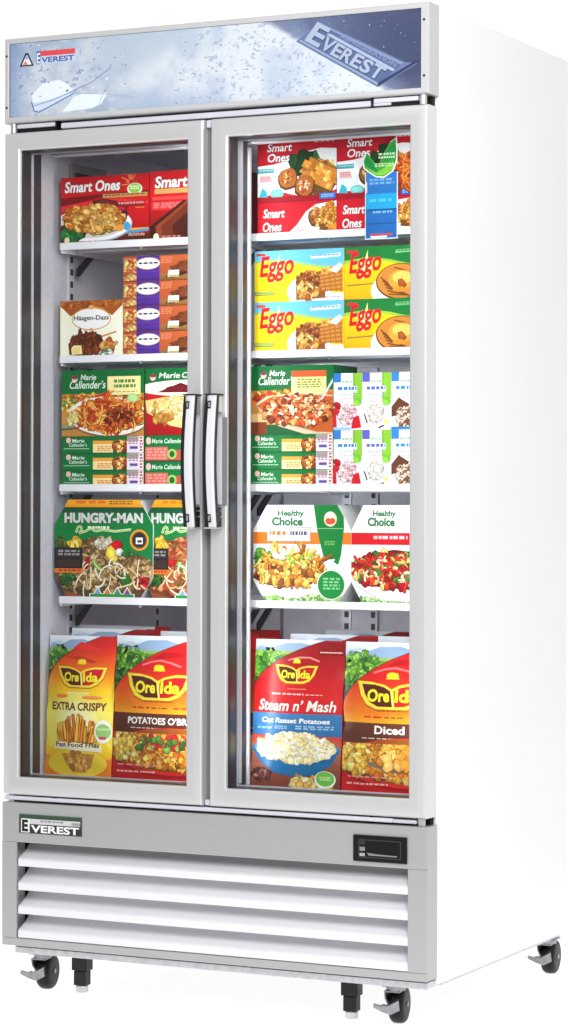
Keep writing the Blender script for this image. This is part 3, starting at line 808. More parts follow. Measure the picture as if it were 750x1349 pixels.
def art_meal_plate(w, h):
    P = Print(w, h, 21)
    P.stops(0, 1, [(186, 18, 24), (204, 22, 28), (190, 18, 24), (110, 22, 18)])
    P.poly([(0, .30), (.48, .26), (1, .24), (1, .27), (.5, .31), (0, .42)], (120, 14, 18)); P.poly([(0, .42), (.4, .35), (.62, .33), (1, .40), (1, .44), (.6, .37), (0, .50)], (222, 44, 44))
    for i in range(16):
        a = i/16*6.28; P.line([(.80+.02*math.cos(a), .12+.05*math.sin(a)), (.80+P.r.uniform(.06, .14)*math.cos(a), .10+P.r.uniform(.1, .2)*math.sin(a))], .012, P.r.choice([(226, 120, 60), (232, 150, 90), (190, 60, 40)]))
    P.ell(.84, .215, .085, .085, (236, 240, 226)); P.ell(.84, .205, .07, .07, (140, 200, 70)); P.bars(.79, .17, .89, .23, (228, 240, 200), 5, 2)
    P.text('Smart Ones', .04, .225, .63, .165, WHITE, shear=.12, bold=.03, out=(120, 20, 30), outw=.035)
    P.rect(.48, .27, .98, .325, (196, 150, 84)); P.bars(.5, .28, .96, .315, (140, 84, 40), 9)
    P.rect(.63, .39, .95, .465, (150, 24, 30)); P.bars(.65, .40, .94, .45, (226, 150, 150), 8); P.bars(.85, .48, .95, .50, (230, 160, 60), 3)
    P.rect(0, .86, 1, 1, (96, 34, 18), (70, 26, 14)); P.rect(.60, .78, 1, .81, (226, 160, 70)); P.poly([(.60, .83), (1, .795), (1, .83), (.64, .87)], (60, 150, 196))
    P.ell(.36, .71, .455, .265, (150, 170, 190)); P.ell(.36, .70, .445, .25, (244, 244, 242)); P.ell(.36, .69, .40, .21, (214, 206, 196))
    P.pile(.12, .80, .14, .10, 14, .010, [(96, 40, 18), (120, 60, 30), (80, 30, 16)], 1.4); P.pile(.10, .85, .10, .05, 8, .011, [(30, 120, 54), (60, 150, 60), (24, 96, 44)], 1.6)
    P.blob(.52, .42, .013, (110, 30, 36), 2.4, rot=.1); P.pile(.66, .52, .08, .08, 10, .008, [(150, 20, 40), (180, 30, 50), (96, 14, 30)])
    P.ell(.40, .63, .33, .19, (180, 110, 36), rot=.06)
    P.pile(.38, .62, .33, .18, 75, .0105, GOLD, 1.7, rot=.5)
    P.poly([(.30, .60), (.46, .52), (.66, .62), (.60, .76), (.44, .84)], (150, 84, 24)); P.pile(.48, .67, .15, .12, 26, .008, [(226, 170, 84), (206, 140, 52), (236, 190, 110)], 1.8, rot=.6)
    P.ell(.755, .75, .04, .06, (56, 160, 214)); P.ell(.68, .77, .045, .05, (230, 160, 70)); P.bars(.77, .86, .95, .90, (216, 190, 170), 4, 2)
    P.ell(.07, .92, .03, .045, (236, 214, 170)); P.bars(.12, .94, .5, .955, (150, 100, 60), 6)
    return P
def art_meal_bowl(w, h):
    P = Print(w, h, 22)
    P.stops(0, 1, [(186, 18, 24), (206, 24, 30), (160, 18, 22), (84, 22, 16)])
    P.text('Smart Ones', .06, .24, .80, .17, WHITE, shear=.12, bold=.03, out=(120, 20, 30), outw=.035)
    P.rect(.06, .25, 1, .32, (206, 164, 96)); P.rect(.03, .36, .62, .41, (222, 70, 66)); P.rect(.02, .43, .55, .55, (214, 52, 54)); P.bars(.05, .45, .5, .53, (232, 130, 126), 6, 3)
    for i in range(9): P.poly([(.02+.07*i, 1), (.0+.07*i, .78), (.42+.05*i, .42), (.46+.05*i, .44)], P.r.choice([(70, 26, 16), (110, 44, 24), (54, 20, 14), (140, 60, 34)]))
    P.ell(.90, .66, .40, .30, (120, 80, 40)); P.ell(.90, .64, .39, .28, (236, 206, 140)); P.pile(.90, .64, .33, .22, 70, .010, [(220, 150, 60), (170, 60, 30), (236, 190, 110), (200, 110, 40), (120, 30, 20)])
    P.ell(.08, .93, .035, .05, (228, 240, 200)); P.bars(.15, .92, .38, .96, (220, 150, 140), 4, 2)
    return P
def art_meal_roll(w, h, low=False, seed=23):
    P = Print(w, h, seed); k = 1/(.72 if not low else .37)          # artwork heights were read off a whole stack
    if not low:
        P.rect(0, 0, 1, 1, (190, 16, 36))
        P.poly([(0, .42), (.2, .40), (.42, .34), (.62, .22), (.80, .18), (1, .20), (1, .78), (.86, .86), (.6, .90), (.35, .84), (.12, .88), (0, .90)], (236, 240, 246))
        P.poly([(.0, .66), (.4, .62), (.5, .74), (.3, .82), (0, .84)], (214, 222, 232)); P.ell(.66, .74, .40, .17, (250, 250, 252)); P.ell(.66, .73, .36, .13, (226, 226, 230))
        P.rect(0, .46, .21, .53, (70, 160, 166)); P.bars(.02, .475, .2, .51, (150, 206, 206), 5); P.poly([(.03, .57), (.17, .57), (.19, .68), (.03, .68)], (224, 180, 184)); P.bars(.04, .585, .17, .66, (190, 120, 130), 4, 3)
        for a, b, c_ in ((.54, .44, -.5), (.62, .38, .0), (.70, .40, .4), (.58, .40, .9)): P.blob(a, b, .016, P.r.choice([(30, 84, 36), (54, 120, 46), (24, 66, 30)]), 1.8, rot=c_+1.2)
        def roll(u, v, ln, r_, a):
            P.strand(u, v, ln, r_*2.1, (204, 132, 48), a, .1, .5)
            for _ in range(26): t = P.r.uniform(0, ln); P.blob(u+(t*math.cos(a)+P.r.uniform(-.7, .7)*r_)/P.nw, v+(t*math.sin(a)+P.r.uniform(-.7, .7)*r_)/P.h, .005, P.r.choice(GOLD), 1.5, edge=False)
        roll(.95, .50, .075, .020, 2.65); roll(.72, .46, .06, .018, .45); roll(.98, .70, .075, .022, 3.55)
        P.blob(.39, .62, .021, (176, 100, 34), n=12, jag=.1); P.pile(.385, .615, .065, .075, 16, .005, [(214, 150, 60), (236, 200, 130), (150, 70, 20), (200, 90, 40)])
        P.blob(.60, .76, .022, (176, 100, 34), n=12, jag=.1); P.pile(.60, .76, .075, .075, 18, .005, [(236, 220, 170), (204, 130, 50), (186, 60, 30), (250, 236, 200)])
        P.poly([(.02, .90), (.06, .76), (.12, .82), (.13, .91)], (40, 170, 190)); P.ell(.25, .86, .085, .07, (90, 190, 186)); P.ell(.25, .855, .06, .045, (130, 206, 200))
        P.rect(0, .91, 1, 1, (150, 12, 28)); P.rect(.79, .885, .99, .975, (36, 96, 190)); P.bars(.81, .90, .97, .96, (150, 190, 236), 5, 2)
        P.text('Smart', .12, .20, .31, .125, WHITE, shear=.18, bold=.02, out=(120, 10, 26), outw=.03); P.text('Ones', .12, .36, .28, .13, WHITE, shear=.18, bold=.02, out=(120, 10, 26), outw=.03)
        P.bars(.72, .05, .97, .11, (240, 190, 196), 4)
    else:
        P.rect(0, 0, 1, 1, (190, 16, 36), (206, 22, 40))
        P.poly([(.36, 1), (.50, .70), (.62, .30), (.74, .10), (1, .02), (1, 1)], (240, 242, 246))
        P.blob(.75, .45, .019, (186, 108, 36), n=12, jag=.12); P.strand(.80, .42, .05, .036, (206, 136, 52), .12, .1); P.strand(.90, .78, .03, .04, (196, 124, 44), .3, .1)
        P.pile(.75, .45, .07, .30, 16, .0045, [(222, 160, 76), (236, 200, 130), (150, 70, 20)]); P.pile(.92, .40, .08, .35, 22, .005, GOLD, 1.4)
        P.bars(.48, .80, .60, .96, (206, 120, 128), 3, 3)
        P.text('Smart', .07, .45, .27, .27, WHITE, shear=.15, bold=.02, out=(120, 10, 26), outw=.03); P.text('Ones', .06, .86, .24, .28, WHITE, shear=.15, bold=.02, out=(120, 10, 26), outw=.03)
    return P
def art_ice_bar(w, h):
    P = Print(w, h, 24)
    P.stops(0, 1, [(250, 238, 208), (252, 244, 222), (252, 240, 214)])
    P.poly([(0, 0), (1, 0), (1, .09), (.83, .27), (.68, .14), (.50, .10), (.32, .15), (.17, .27), (0, .09)], (162, 84, 28)); P.poly([(.17, .27), (.32, .15), (.5, .10), (.68, .14), (.83, .27), (.7, .17), (.5, .13), (.3, .18)], (226, 160, 70))
    P.pile(.5, .05, .48, .05, 40, .005, [(176, 96, 36), (150, 76, 24), (190, 110, 46)], 2, edge=False)
    P.ell(.50, .32, .315, .195, (206, 150, 70)); P.ell(.50, .32, .30, .178, (255, 252, 246)); P.ell(.5, .12, .045, .04, (216, 166, 90)); P.ell(.5, .505, .03, .03, (216, 166, 90))
    P.text('H\u00e4agen-Dazs', .22, .365, .56, .105, (54, 50, 58), bold=.025)
    P.line([(.66, .63), (.90, .55)], .03, (206, 140, 60))
    P.poly([(.13, .74), (.22, .64), (.48, .54), (.66, .60), (.70, .72), (.66, .90), (.40, .96), (.15, .93)], (92, 38, 14)); P.pile(.42, .74, .23, .16, 40, .007, [(118, 52, 20), (100, 42, 16), (138, 68, 28), (88, 34, 14)], 2.4, rot=1.3, hi=False)
    P.poly([(.18, .82), (.22, .77), (.34, .77), (.36, .92), (.19, .93)], (246, 232, 170)); P.poly([(.20, .84), (.24, .80), (.32, .80), (.33, .91), (.21, .91)], (236, 214, 130))
    P.pile(.79, .79, .09, .09, 10, .009, [(206, 130, 56), (226, 160, 84), (186, 104, 40)], 1.6); P.pile(.74, .90, .11, .05, 16, .006, [(220, 240, 240), (196, 40, 36), (60, 140, 60), (240, 246, 246), (40, 110, 60)])
    P.rect(.33, .985, .66, 1, (196, 110, 130)); return P
def art_cake(w, h):
    P = Print(w, h, 25)
    P.rect(0, 0, 1, 1, (184, 90, 48), (172, 80, 40))
    P.rect(0, 0, .16, 1, (206, 150, 80)); P.pile(.08, .5, .08, .5, 30, .006, [(226, 176, 100), (196, 110, 60), (236, 196, 120), (186, 80, 50)], 1.5); P.rect(.0, .0, .16, .1, (190, 80, 50))
    P.rect(.165, 0, .45, 1, (78, 44, 140)); P.rect(.165, .88, .45, 1, (66, 36, 122)); P.rect(.165, .60, .45, .63, (96, 62, 156))
    P.ell(.307, .30, .15, .24, (206, 190, 150)); P.ell(.307, .30, .138, .21, (252, 250, 244)); P.bars(.19, .25, .43, .36, (54, 54, 66), 3)
    P.rect(.455, .72, 1, 1, (150, 106, 58), (132, 88, 46)); P.poly([(.52, .90), (.62, .45), (.78, .30), (.98, .18), (.98, .56), (.80, .74), (.62, .92)], (62, 30, 14)); P.poly([(.56, .48), (.74, .30), (.98, .18), (.98, .50), (.80, .66), (.7, .68)], (112, 54, 26)); P.pile(.80, .42, .15, .14, 16, .006, [(120, 60, 30), (100, 46, 20), (132, 68, 36)], 2, rot=-.4, edge=False)
    P.poly([(.55, .88), (.56, .60), (.69, .60), (.69, .86)], (236, 234, 214)); P.rect(.56, .78, .69, .88, (180, 160, 110)); P.bars(.47, .06, .60, .34, (216, 130, 96), 3, 4); P.bars(.9, .06, 1, .2, (226, 150, 120), 2, 3)
    P.pile(.98, .62, .03, .2, 12, .006, [(226, 180, 100), (236, 200, 130)]); P.rect(0, .97, 1, 1, (110, 54, 30)); return P
def art_waffle(w, h, kind):
    P = Print(w, h, 26+kind)
    if kind == 0:
        P.stops(0, 1, [(250, 226, 40), (252, 218, 24), (250, 206, 16)])
        P.poly([(0, 0), (1, 0), (1, .32), (.86, .35), (.66, .30), (.44, .22), (.20, .17), (0, .20)], (104, 190, 226)); P.poly([(0, .20), (.2, .17), (.44, .22), (.66, .30), (.86, .35), (1, .31), (1, .35), (.85, .40), (.6, .33), (.4, .26), (.2, .21), (0, .24)], (166, 204, 110))
        P.rect(.02, .05, .12, .10, (206, 70, 50))
        P.poly([(.64, .12), (.97, .09), (.96, .16), (.63, .19)], (226, 238, 246)); P.bars(.65, .11, .95, .16, (110, 150, 190), 9)
        P.ell(.62, .82, .25, .32, (246, 244, 242)); P.rect(.72, .86, 1, 1, (246, 246, 248)); P.bars(.74, .93, .98, .96, (120, 120, 140), 6)
        P.poly([(.47, .50), (.78, .42), (.80, .95), (.47, .98)], (146, 84, 30)); P.poly([(.68, .52), (.99, .36), (.99, .84), (.76, .80)], (206, 140, 62))
        for i in range(5):
            P.line([(.70, .54+.07*i), (.99, .45+.085*i)], .03, (170, 100, 34)); P.line([(.72+.06*i, .54-.02*i), (.74+.06*i, .84)], .025, (178, 108, 40))
        for (a, b) in ((.62, .40), (.75, .38), (.84, .34)): P.rect(a, b, a+.075, b+.12, (222, 162, 84)); P.rect(a+.02, b+.03, a+.055, b+.08, (188, 118, 48))
        P.pile(.60, .60, .12, .16, 30, .008, [(120, 50, 30), (160, 84, 34), (206, 140, 66), (140, 70, 30)]); P.pile(.60, .80, .12, .14, 22, .008, [(226, 170, 80), (246, 214, 140), (150, 80, 26), (196, 120, 40)], 1.4)
        P.poly([(.84, .42), (.96, .27), (.99, .34), (.92, .48)], (206, 226, 236)); P.rect(0, .79, .22, .87, (110, 140, 60)); P.bars(.01, .80, .21, .86, (190, 200, 120), 6, 2)
    else:
        P.stops(0, 1, [(250, 214, 20), (252, 196, 14), (248, 172, 14)])
        P.poly([(0, 0), (1, 0), (1, .42), (.80, .36), (.55, .26), (.30, .20), (0, .26)], (24, 118, 52)); P.poly([(0, .26), (.3, .20), (.55, .26), (.8, .36), (1, .42), (1, .46), (.78, .41), (.54, .31), (.3, .25), (0, .32)], (150, 196, 60))
        P.rect(.03, .06, .16, .12, (190, 60, 46)); P.poly([(.62, .08), (.95, .06), (.95, .12), (.61, .15)], (110, 180, 120)); P.bars(.64, .09, .94, .12, (30, 110, 50), 8)
        P.line([(.03, .74), (.48, .70)], .03, (160, 120, 60)); P.ell(.56, .86, .24, .30, (250, 246, 240)); P.ell(.68, .69, .30, .35, (96, 52, 18)); P.ell(.68, .68, .285, .325, (200, 130, 52))
        for i in range(6): P.line([(.44+.02*i, .60+.065*i), (.54+.02*i, .74+.04*i), (.64+.03*i, .86+.02*i)], .026, (112, 60, 20)); P.line([(.60+.045*i, .42+.02*i), (.72+.035*i, .47+.045*i), (.84+.02*i, .62+.06*i)], .024, (120, 66, 22))
        P.ell(.68, .66, .15, .19, (226, 156, 56)); P.ell(.70, .61, .12, .12, (246, 196, 96)); P.blob(.69, .72, .009, (150, 74, 34)); P.ell(.66, .84, .08, .05, (216, 140, 46))
    for i in range(12):
        a = i/12*6.28+.2; l = .9 if i % 3 == 0 else .5
        P.poly([(.25+.03*math.cos(a+1.2), .38+.05*math.sin(a+1.2)), (.25+.20*l*math.cos(a), .36+.34*l*math.sin(a)), (.25+.03*math.cos(a-1.2), .38+.05*math.sin(a-1.2))], (255, 246, 150))
    P.text('Eggo', .05, .64, .38, .52, (206, 22, 40), shear=.2, bold=.028, rot=-.08)
    return P
def mc_logo(P, u, v, s=1.0, wd=.40):
    P.ell(u+.04*s, v-.02*s, .035*s, .055*s, (236, 190, 180)); P.ell(u+.04*s, v-.045*s, .04*s, .03*s, (120, 60, 70))
    P.text('Marie', u+.11*s, v, wd*.45, .085*s, (226, 240, 226), shear=.2, bold=.012)
def art_dinner(w, h, kind):
    P = Print(w, h, 30+kind)
    P.rect(0, 0, 1, 1, (10, 104, 48), (14, 112, 54))
    if kind in (0, 2):
        P.rect(0, .36, 1, 1, (196, 130, 50), (206, 150, 70)); P.pile(.5, .42, .5, .05, 30, .008, [(190, 60, 30), (120, 110, 40), (200, 140, 60), (226, 170, 80)])
    if kind == 0:
        P.pile(.08, .52, .10, .10, 26, .006, [(206, 180, 60), (120, 140, 50), (226, 200, 110), (90, 120, 40)]); P.rect(0, .80, 1, 1, (190, 130, 60))
        P.rect(.56, .10, .96, .38, (250, 228, 160)); P.bars(.64, .15, .90, .30, (74, 130, 60), 6, 2); P.bars(.60, .33, .92, .35, (170, 130, 80), 7)
        P.ell(.57, .72, .50, .30, (120, 90, 60), rot=.04); P.ell(.57, .70, .49, .295, (238, 232, 220), rot=.04); P.ell(.58, .69, .43, .24, (176, 84, 26), rot=.04)
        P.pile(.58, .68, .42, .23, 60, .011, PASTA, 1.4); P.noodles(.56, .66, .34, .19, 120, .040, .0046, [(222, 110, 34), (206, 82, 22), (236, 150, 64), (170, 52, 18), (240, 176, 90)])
        P.pile(.72, .70, .18, .16, 26, .007, [(110, 34, 14), (150, 60, 22), (90, 26, 12), (190, 90, 40)]); P.ell(.87, .43, .07, .065, (150, 200, 120)); P.ell(.87, .43, .055, .05, (186, 222, 150)); P.strand(-.02, .86, .035, .008, (120, 140, 110), -.05, 0)
        P.pile(.13, .72, .06, .10, 12, .008, [(240, 220, 150), (236, 206, 120)])
    elif kind == 1:
        P.rect(0, .24, 1, 1, (196, 24, 32), (156, 16, 24)); P.ell(.48, .30, .56, .12, (244, 234, 214)); P.poly([(.14, .36), (.42, .22), (.66, .34), (.6, .37)], (90, 16, 26)); P.ell(.4, .31, .16, .05, (110, 20, 34))
        P.poly([(.0, .48), (.25, .43), (1.2, .44), (1.2, .92), (.62, .94), (.30, .86), (.02, .66)], (236, 204, 130)); P.pile(.55, .60, .48, .17, 90, .0075, [(240, 214, 150), (226, 186, 104), (246, 226, 176), (206, 160, 80)], 1.6, edge=False)
        P.pile(.2, .74, .12, .07, 10, .009, [(196, 140, 60), (170, 110, 40)]); P.ell(.72, .82, .24, .15, (248, 240, 226)); P.ell(.72, .83, .19, .12, (96, 14, 30)); P.pile(.72, .83, .17, .10, 26, .007, [(126, 20, 40), (80, 10, 24), (160, 40, 60), (60, 8, 18)])
    else:
        P.rect(0, .40, 1, .56, (226, 120, 40)); P.pile(.5, .44, .5, .05, 30, .008, [(206, 60, 30), (230, 150, 50), (90, 130, 50), (236, 190, 90)])
        P.rect(.50, .08, .92, .42, (248, 226, 150)); P.rect(.50, .08, .92, .17, (220, 90, 44)); P.bars(.57, .20, .86, .34, (110, 140, 60), 6, 4); P.rect(0, .82, .2, 1, (126, 56, 30)); P.rect(0, .70, .22, .82, (226, 190, 130))
        P.rect(.2, .86, 1, 1, (12, 84, 42)); P.poly([(.06, .56), (.20, .44), (.6, .40), (1, .44), (1, 1), (.66, 1), (.24, .84)], (206, 190, 160)); P.poly([(.08, .58), (.24, .46), (.6, .42), (1, .46), (1, .98), (.80, .97), (.30, .80)], (190, 90, 34))
        P.pile(.58, .66, .42, .20, 150, .0085, [(226, 120, 50), (206, 84, 34), (120, 44, 20), (240, 200, 150), (236, 160, 90), (150, 54, 24), (250, 226, 190)], 1.3); P.line([(.86, .50), (1.02, .18)], .035, (180, 186, 190)); P.line([(.865, .50), (1.02, .19)], .012, (236, 240, 240))
    mc_logo(P, .12 if kind != 1 else .05, .15, 1.0, .42 if kind != 1 else .55); P.text('Callender\u2019s', .09 if kind != 1 else .43, .28 if kind != 1 else .15, .44, .12 if kind != 1 else .085, (226, 240, 226), shear=.2, bold=.012)
    return P
def art_flat(w, h, kind):
    P = Print(w, h, 36+kind); P.rect(0, 0, 1, 1, (10, 108, 50), (16, 116, 56))
    if kind == 0:
        P.rect(.385, .26, .63, .96, (250, 222, 160)); P.rect(.385, .26, .63, .46, (236, 160, 60)); P.bars(.44, .58, .61, .90, (226, 130, 50), 4, 3)
        P.ell(.72, .58, .105, .38, (150, 74, 30)); P.pile(.72, .58, .095, .32, 26, .006, [(226, 130, 50), (240, 196, 120), (176, 80, 30), (120, 44, 18), (246, 220, 160)])
        P.rect(.80, 0, 1, 1, (226, 216, 226)); P.rect(.80, 0, .94, .3, (150, 160, 140)); P.bars(.82, .10, .93, .5, (170, 110, 150), 3, 4); P.rect(.835, .60, .93, .76, (90, 70, 150)); P.rect(.95, 0, 1, 1, (236, 230, 226)); P.bars(.955, .05, .995, .95, (190, 70, 80), 1, 5)
        P.ell(.085, .22, .03, .17, (236, 190, 180)); P.text('Marie', .13, .36, .15, .22, (216, 236, 220), shear=.12, bold=.015); P.text('Callender\u2019s', .09, .60, .22, .20, (216, 236, 220), shear=.12, bold=.01); P.bars(.03, .70, .34, .77, (190, 222, 196), 10)
    else:
        P.rect(.27, .56, 1, 1, (186, 76, 66)); P.rect(0, .44, .27, 1, (210, 104, 96)); P.bars(.02, .50, .25, .95, (232, 150, 136), 3, 4); P.ell(.32, .72, .055, .2, (140, 196, 90)); P.ell(.32, .72, .03, .12, (40, 84, 40)); P.rect(0, .96, 1, 1, (90, 30, 30))
        P.ell(.04, .2, .03, .14, (236, 190, 180)); P.text('Marie Callender\u2019s', .08, .30, .40, .18, (216, 236, 220), shear=.1, bold=.015)
    P.rect(0, .985, 1, 1, (6, 60, 30)); return P
def art_sweet(w, h, kind):
    P = Print(w, h, 40+kind); P.rect(0, 0, 1, 1, (240, 242, 248), (232, 236, 244))
    blue = ((44, 120, 196), (90, 96, 190), (50, 130, 204))[kind]
    P.rect(0, 0, .26, .16, blue); P.rect(.68, 0, 1, .46, (132, 190, 50)); P.rect(.68, 0, .74, .46, (110, 170, 40)); P.bars(.3, .13, .66, .2, (150, 190, 150), 3)
    P.rect(.14, .23, .82, .34, (226, 236, 250)); P.bars(.15, .24, .80, .33, blue, 4); P.bars(.2, .37, .78, .40, (140, 180, 220), 5); P.bars(.25, .44, .7, .46, (220, 130, 130), 4)
    if kind == 0:
        P.ell(.48, .74, .34, .20, (236, 214, 218)); P.pile(.48, .72, .30, .18, 60, .0055, [(246, 226, 230), (220, 150, 160), (240, 206, 212), (206, 120, 134), (250, 240, 240)]); P.blob(.14, .56, .008, (206, 24, 36), n=9); P.blob(.08, .66, .007, (196, 20, 34)); P.poly([(.62, .98), (.70, .78), (.90, .74), (.98, .96)], (200, 22, 36)); P.poly([(0, .70), (.1, .74), (.12, .96), (0, .98)], (196, 30, 40)); P.rect(0, .95, .6, 1, (150, 190, 226))
    elif kind == 1:
        P.ell(.48, .72, .30, .17, (222, 216, 208)); P.pile(.48, .70, .27, .15, 50, .0055, [(240, 236, 226), (226, 218, 204), (206, 196, 184), (248, 246, 240)]); P.strand(.06, .72, .02, .0022, (70, 50, 40), 1.1, .3); P.strand(.56, .97, .014, .0026, (60, 40, 34), -.6, .5); P.ell(.84, .86, .09, .045, (236, 220, 120)); P.bars(.28, .50, .46, .52, (110, 110, 120), 3)
    else:
        P.ell(.50, .82, .36, .20, (214, 196, 180)); P.poly([(0, .60), (.25, .44), (.62, .56), (.5, .68), (.2, .75), (0, .78)], (96, 56, 36)); P.pile(.50, .78, .32, .17, 50, .0058, [(150, 100, 70), (226, 206, 186), (120, 76, 50), (240, 226, 210)]); P.rect(0, .95, 1, 1, (60, 130, 190))
    P.ell(.84, .50, .15, .075, (110, 186, 50)); P.ell(.80, .53, .10, .055, (140, 204, 70)); return P
OCT = [(.14, 0), (.86, 0), (1, .25), (1, .77), (.86, 1), (.14, 1), (0, .77), (0, .25)]
def art_hungry(w, h, kind):
    P = Print(w, h, 46+kind, hull=OCT)
    P.rect(0, 0, 1, 1, (14, 118, 56), (20, 128, 62)); P.rect(0, 0, 1, .045, (240, 166, 34)); P.rect(0, .045, 1, .075, (236, 156, 30)); P.bars(.22, .012, .55, .055, (226, 110, 30), 3); P.bars(.56, .012, .8, .055, (110, 80, 40), 7, 2); P.rect(0, .075, 1, .14, (14, 70, 44), (14, 92, 50))
    P.text('HUNGRY-MAN', .10, .235, .80, .105, (206, 212, 206), bold=.05, out=(20, 50, 34), outw=.04)
    sc_ = [(.22, .33), (.24, .275), (.27, .265), (.28, .30), (.25, .335), (.32, .315), (.37, .285), (.42, .315), (.50, .30), (.62, .315), (.78, .295)]
    P.line(sc_, .022, (236, 244, 210)); P.line(sc_, .011, (140, 190, 50)); P.bars(.34, .265, .56, .305, (226, 240, 200), 6)
    if kind == 0: cols = [(190, 156, 104), (150, 116, 70), (214, 186, 138), (120, 88, 52), (170, 136, 84), (100, 74, 44)]
    else: cols = [(180, 78, 44), (200, 110, 62), (150, 56, 34), (210, 146, 98), (184, 96, 56), (120, 90, 50)]
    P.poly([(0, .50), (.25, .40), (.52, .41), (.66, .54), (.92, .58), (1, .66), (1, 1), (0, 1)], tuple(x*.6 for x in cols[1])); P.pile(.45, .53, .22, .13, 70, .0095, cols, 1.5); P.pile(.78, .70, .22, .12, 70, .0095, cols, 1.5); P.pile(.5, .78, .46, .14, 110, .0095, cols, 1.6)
    if kind == 0: P.pile(.50, .435, .10, .05, 14, .010, [(240, 232, 214), (226, 214, 190), (206, 190, 160)])
    P.blob(.62, .47, .012, (190, 20, 34), 1.7, rot=-.9); P.blob(.585, .55, .013, (240, 204, 70), 1.5, rot=1.2); P.blob(.66, .52, .010, (246, 240, 230)); P.pile(.76, .53, .07, .025, 6, .008, [(40, 90, 40), (60, 110, 50)])
    P.blob(.33, .62, .007, (196, 30, 40), 2); P.strand(.39, .62, .03, .010, (110, 170, 50), .6, .2); P.blob(.72, .79, .014, (50, 110, 44), n=9); P.pile(.14, .79, .08, .06, 26, .007, [(40, 84, 36), (70, 120, 44), (30, 66, 28)]); P.pile(.90, .83, .07, .06, 14, .009, [(160, 20, 36), (190, 30, 40), (110, 14, 26)])
    P.noodles(.55, .80, .40, .12, 20, .05, .0048, [(226, 206, 160), (206, 180, 130), (240, 226, 190)])
    P.ell(.865, .40, .095, .105, (226, 160, 50)); P.ell(.865, .40, .078, .086, (120, 80, 34)); P.ell(.865, .40, .064, .072, (40, 40, 44)); P.rect(.83, .375, .90, .44, (236, 236, 236)); P.rect(.845, .40, .89, .425, (60, 60, 64))
    P.pile(.08, .43, .06, .03, 8, .008, [(70, 84, 30), (50, 70, 26), (96, 110, 40)], 1.6); P.pile(.20, .43, .06, .04, 8, .010, [(236, 190, 50), (226, 170, 40), (240, 206, 90)], 1.3)
    P.rect(0, .48, .29, .69, (38, 32, 33)); P.rect(.02, .50, .275, .58, (50, 46, 48)); P.bars(.04, .505, .26, .57, (150, 148, 148), 4, 2); P.rect(.03, .60, .27, .675, (62, 46, 40)); P.rect(0, .69, .30, .735, (226, 116, 40)); P.bars(.04, .70, .27, .728, (150, 60, 30), 5)
    P.poly([(.0, .90), (.2, .935), (.42, 1), (0, 1)], (150, 84, 50)); P.rect(.36, .935, .82, 1, (240, 244, 240)); P.rect(.37, .94, .81, .975, (44, 150, 62))
    for i, c in enumerate(((120, 160, 200), (206, 130, 60), (60, 140, 110), (130, 70, 150))): P.poly([(.40+.10*i, .94), (.445+.10*i, .865), (.49+.10*i, .94)], (246, 240, 226)); P.poly([(.41+.10*i, .94), (.445+.10*i, .88), (.48+.10*i, .94)], c)
    return P
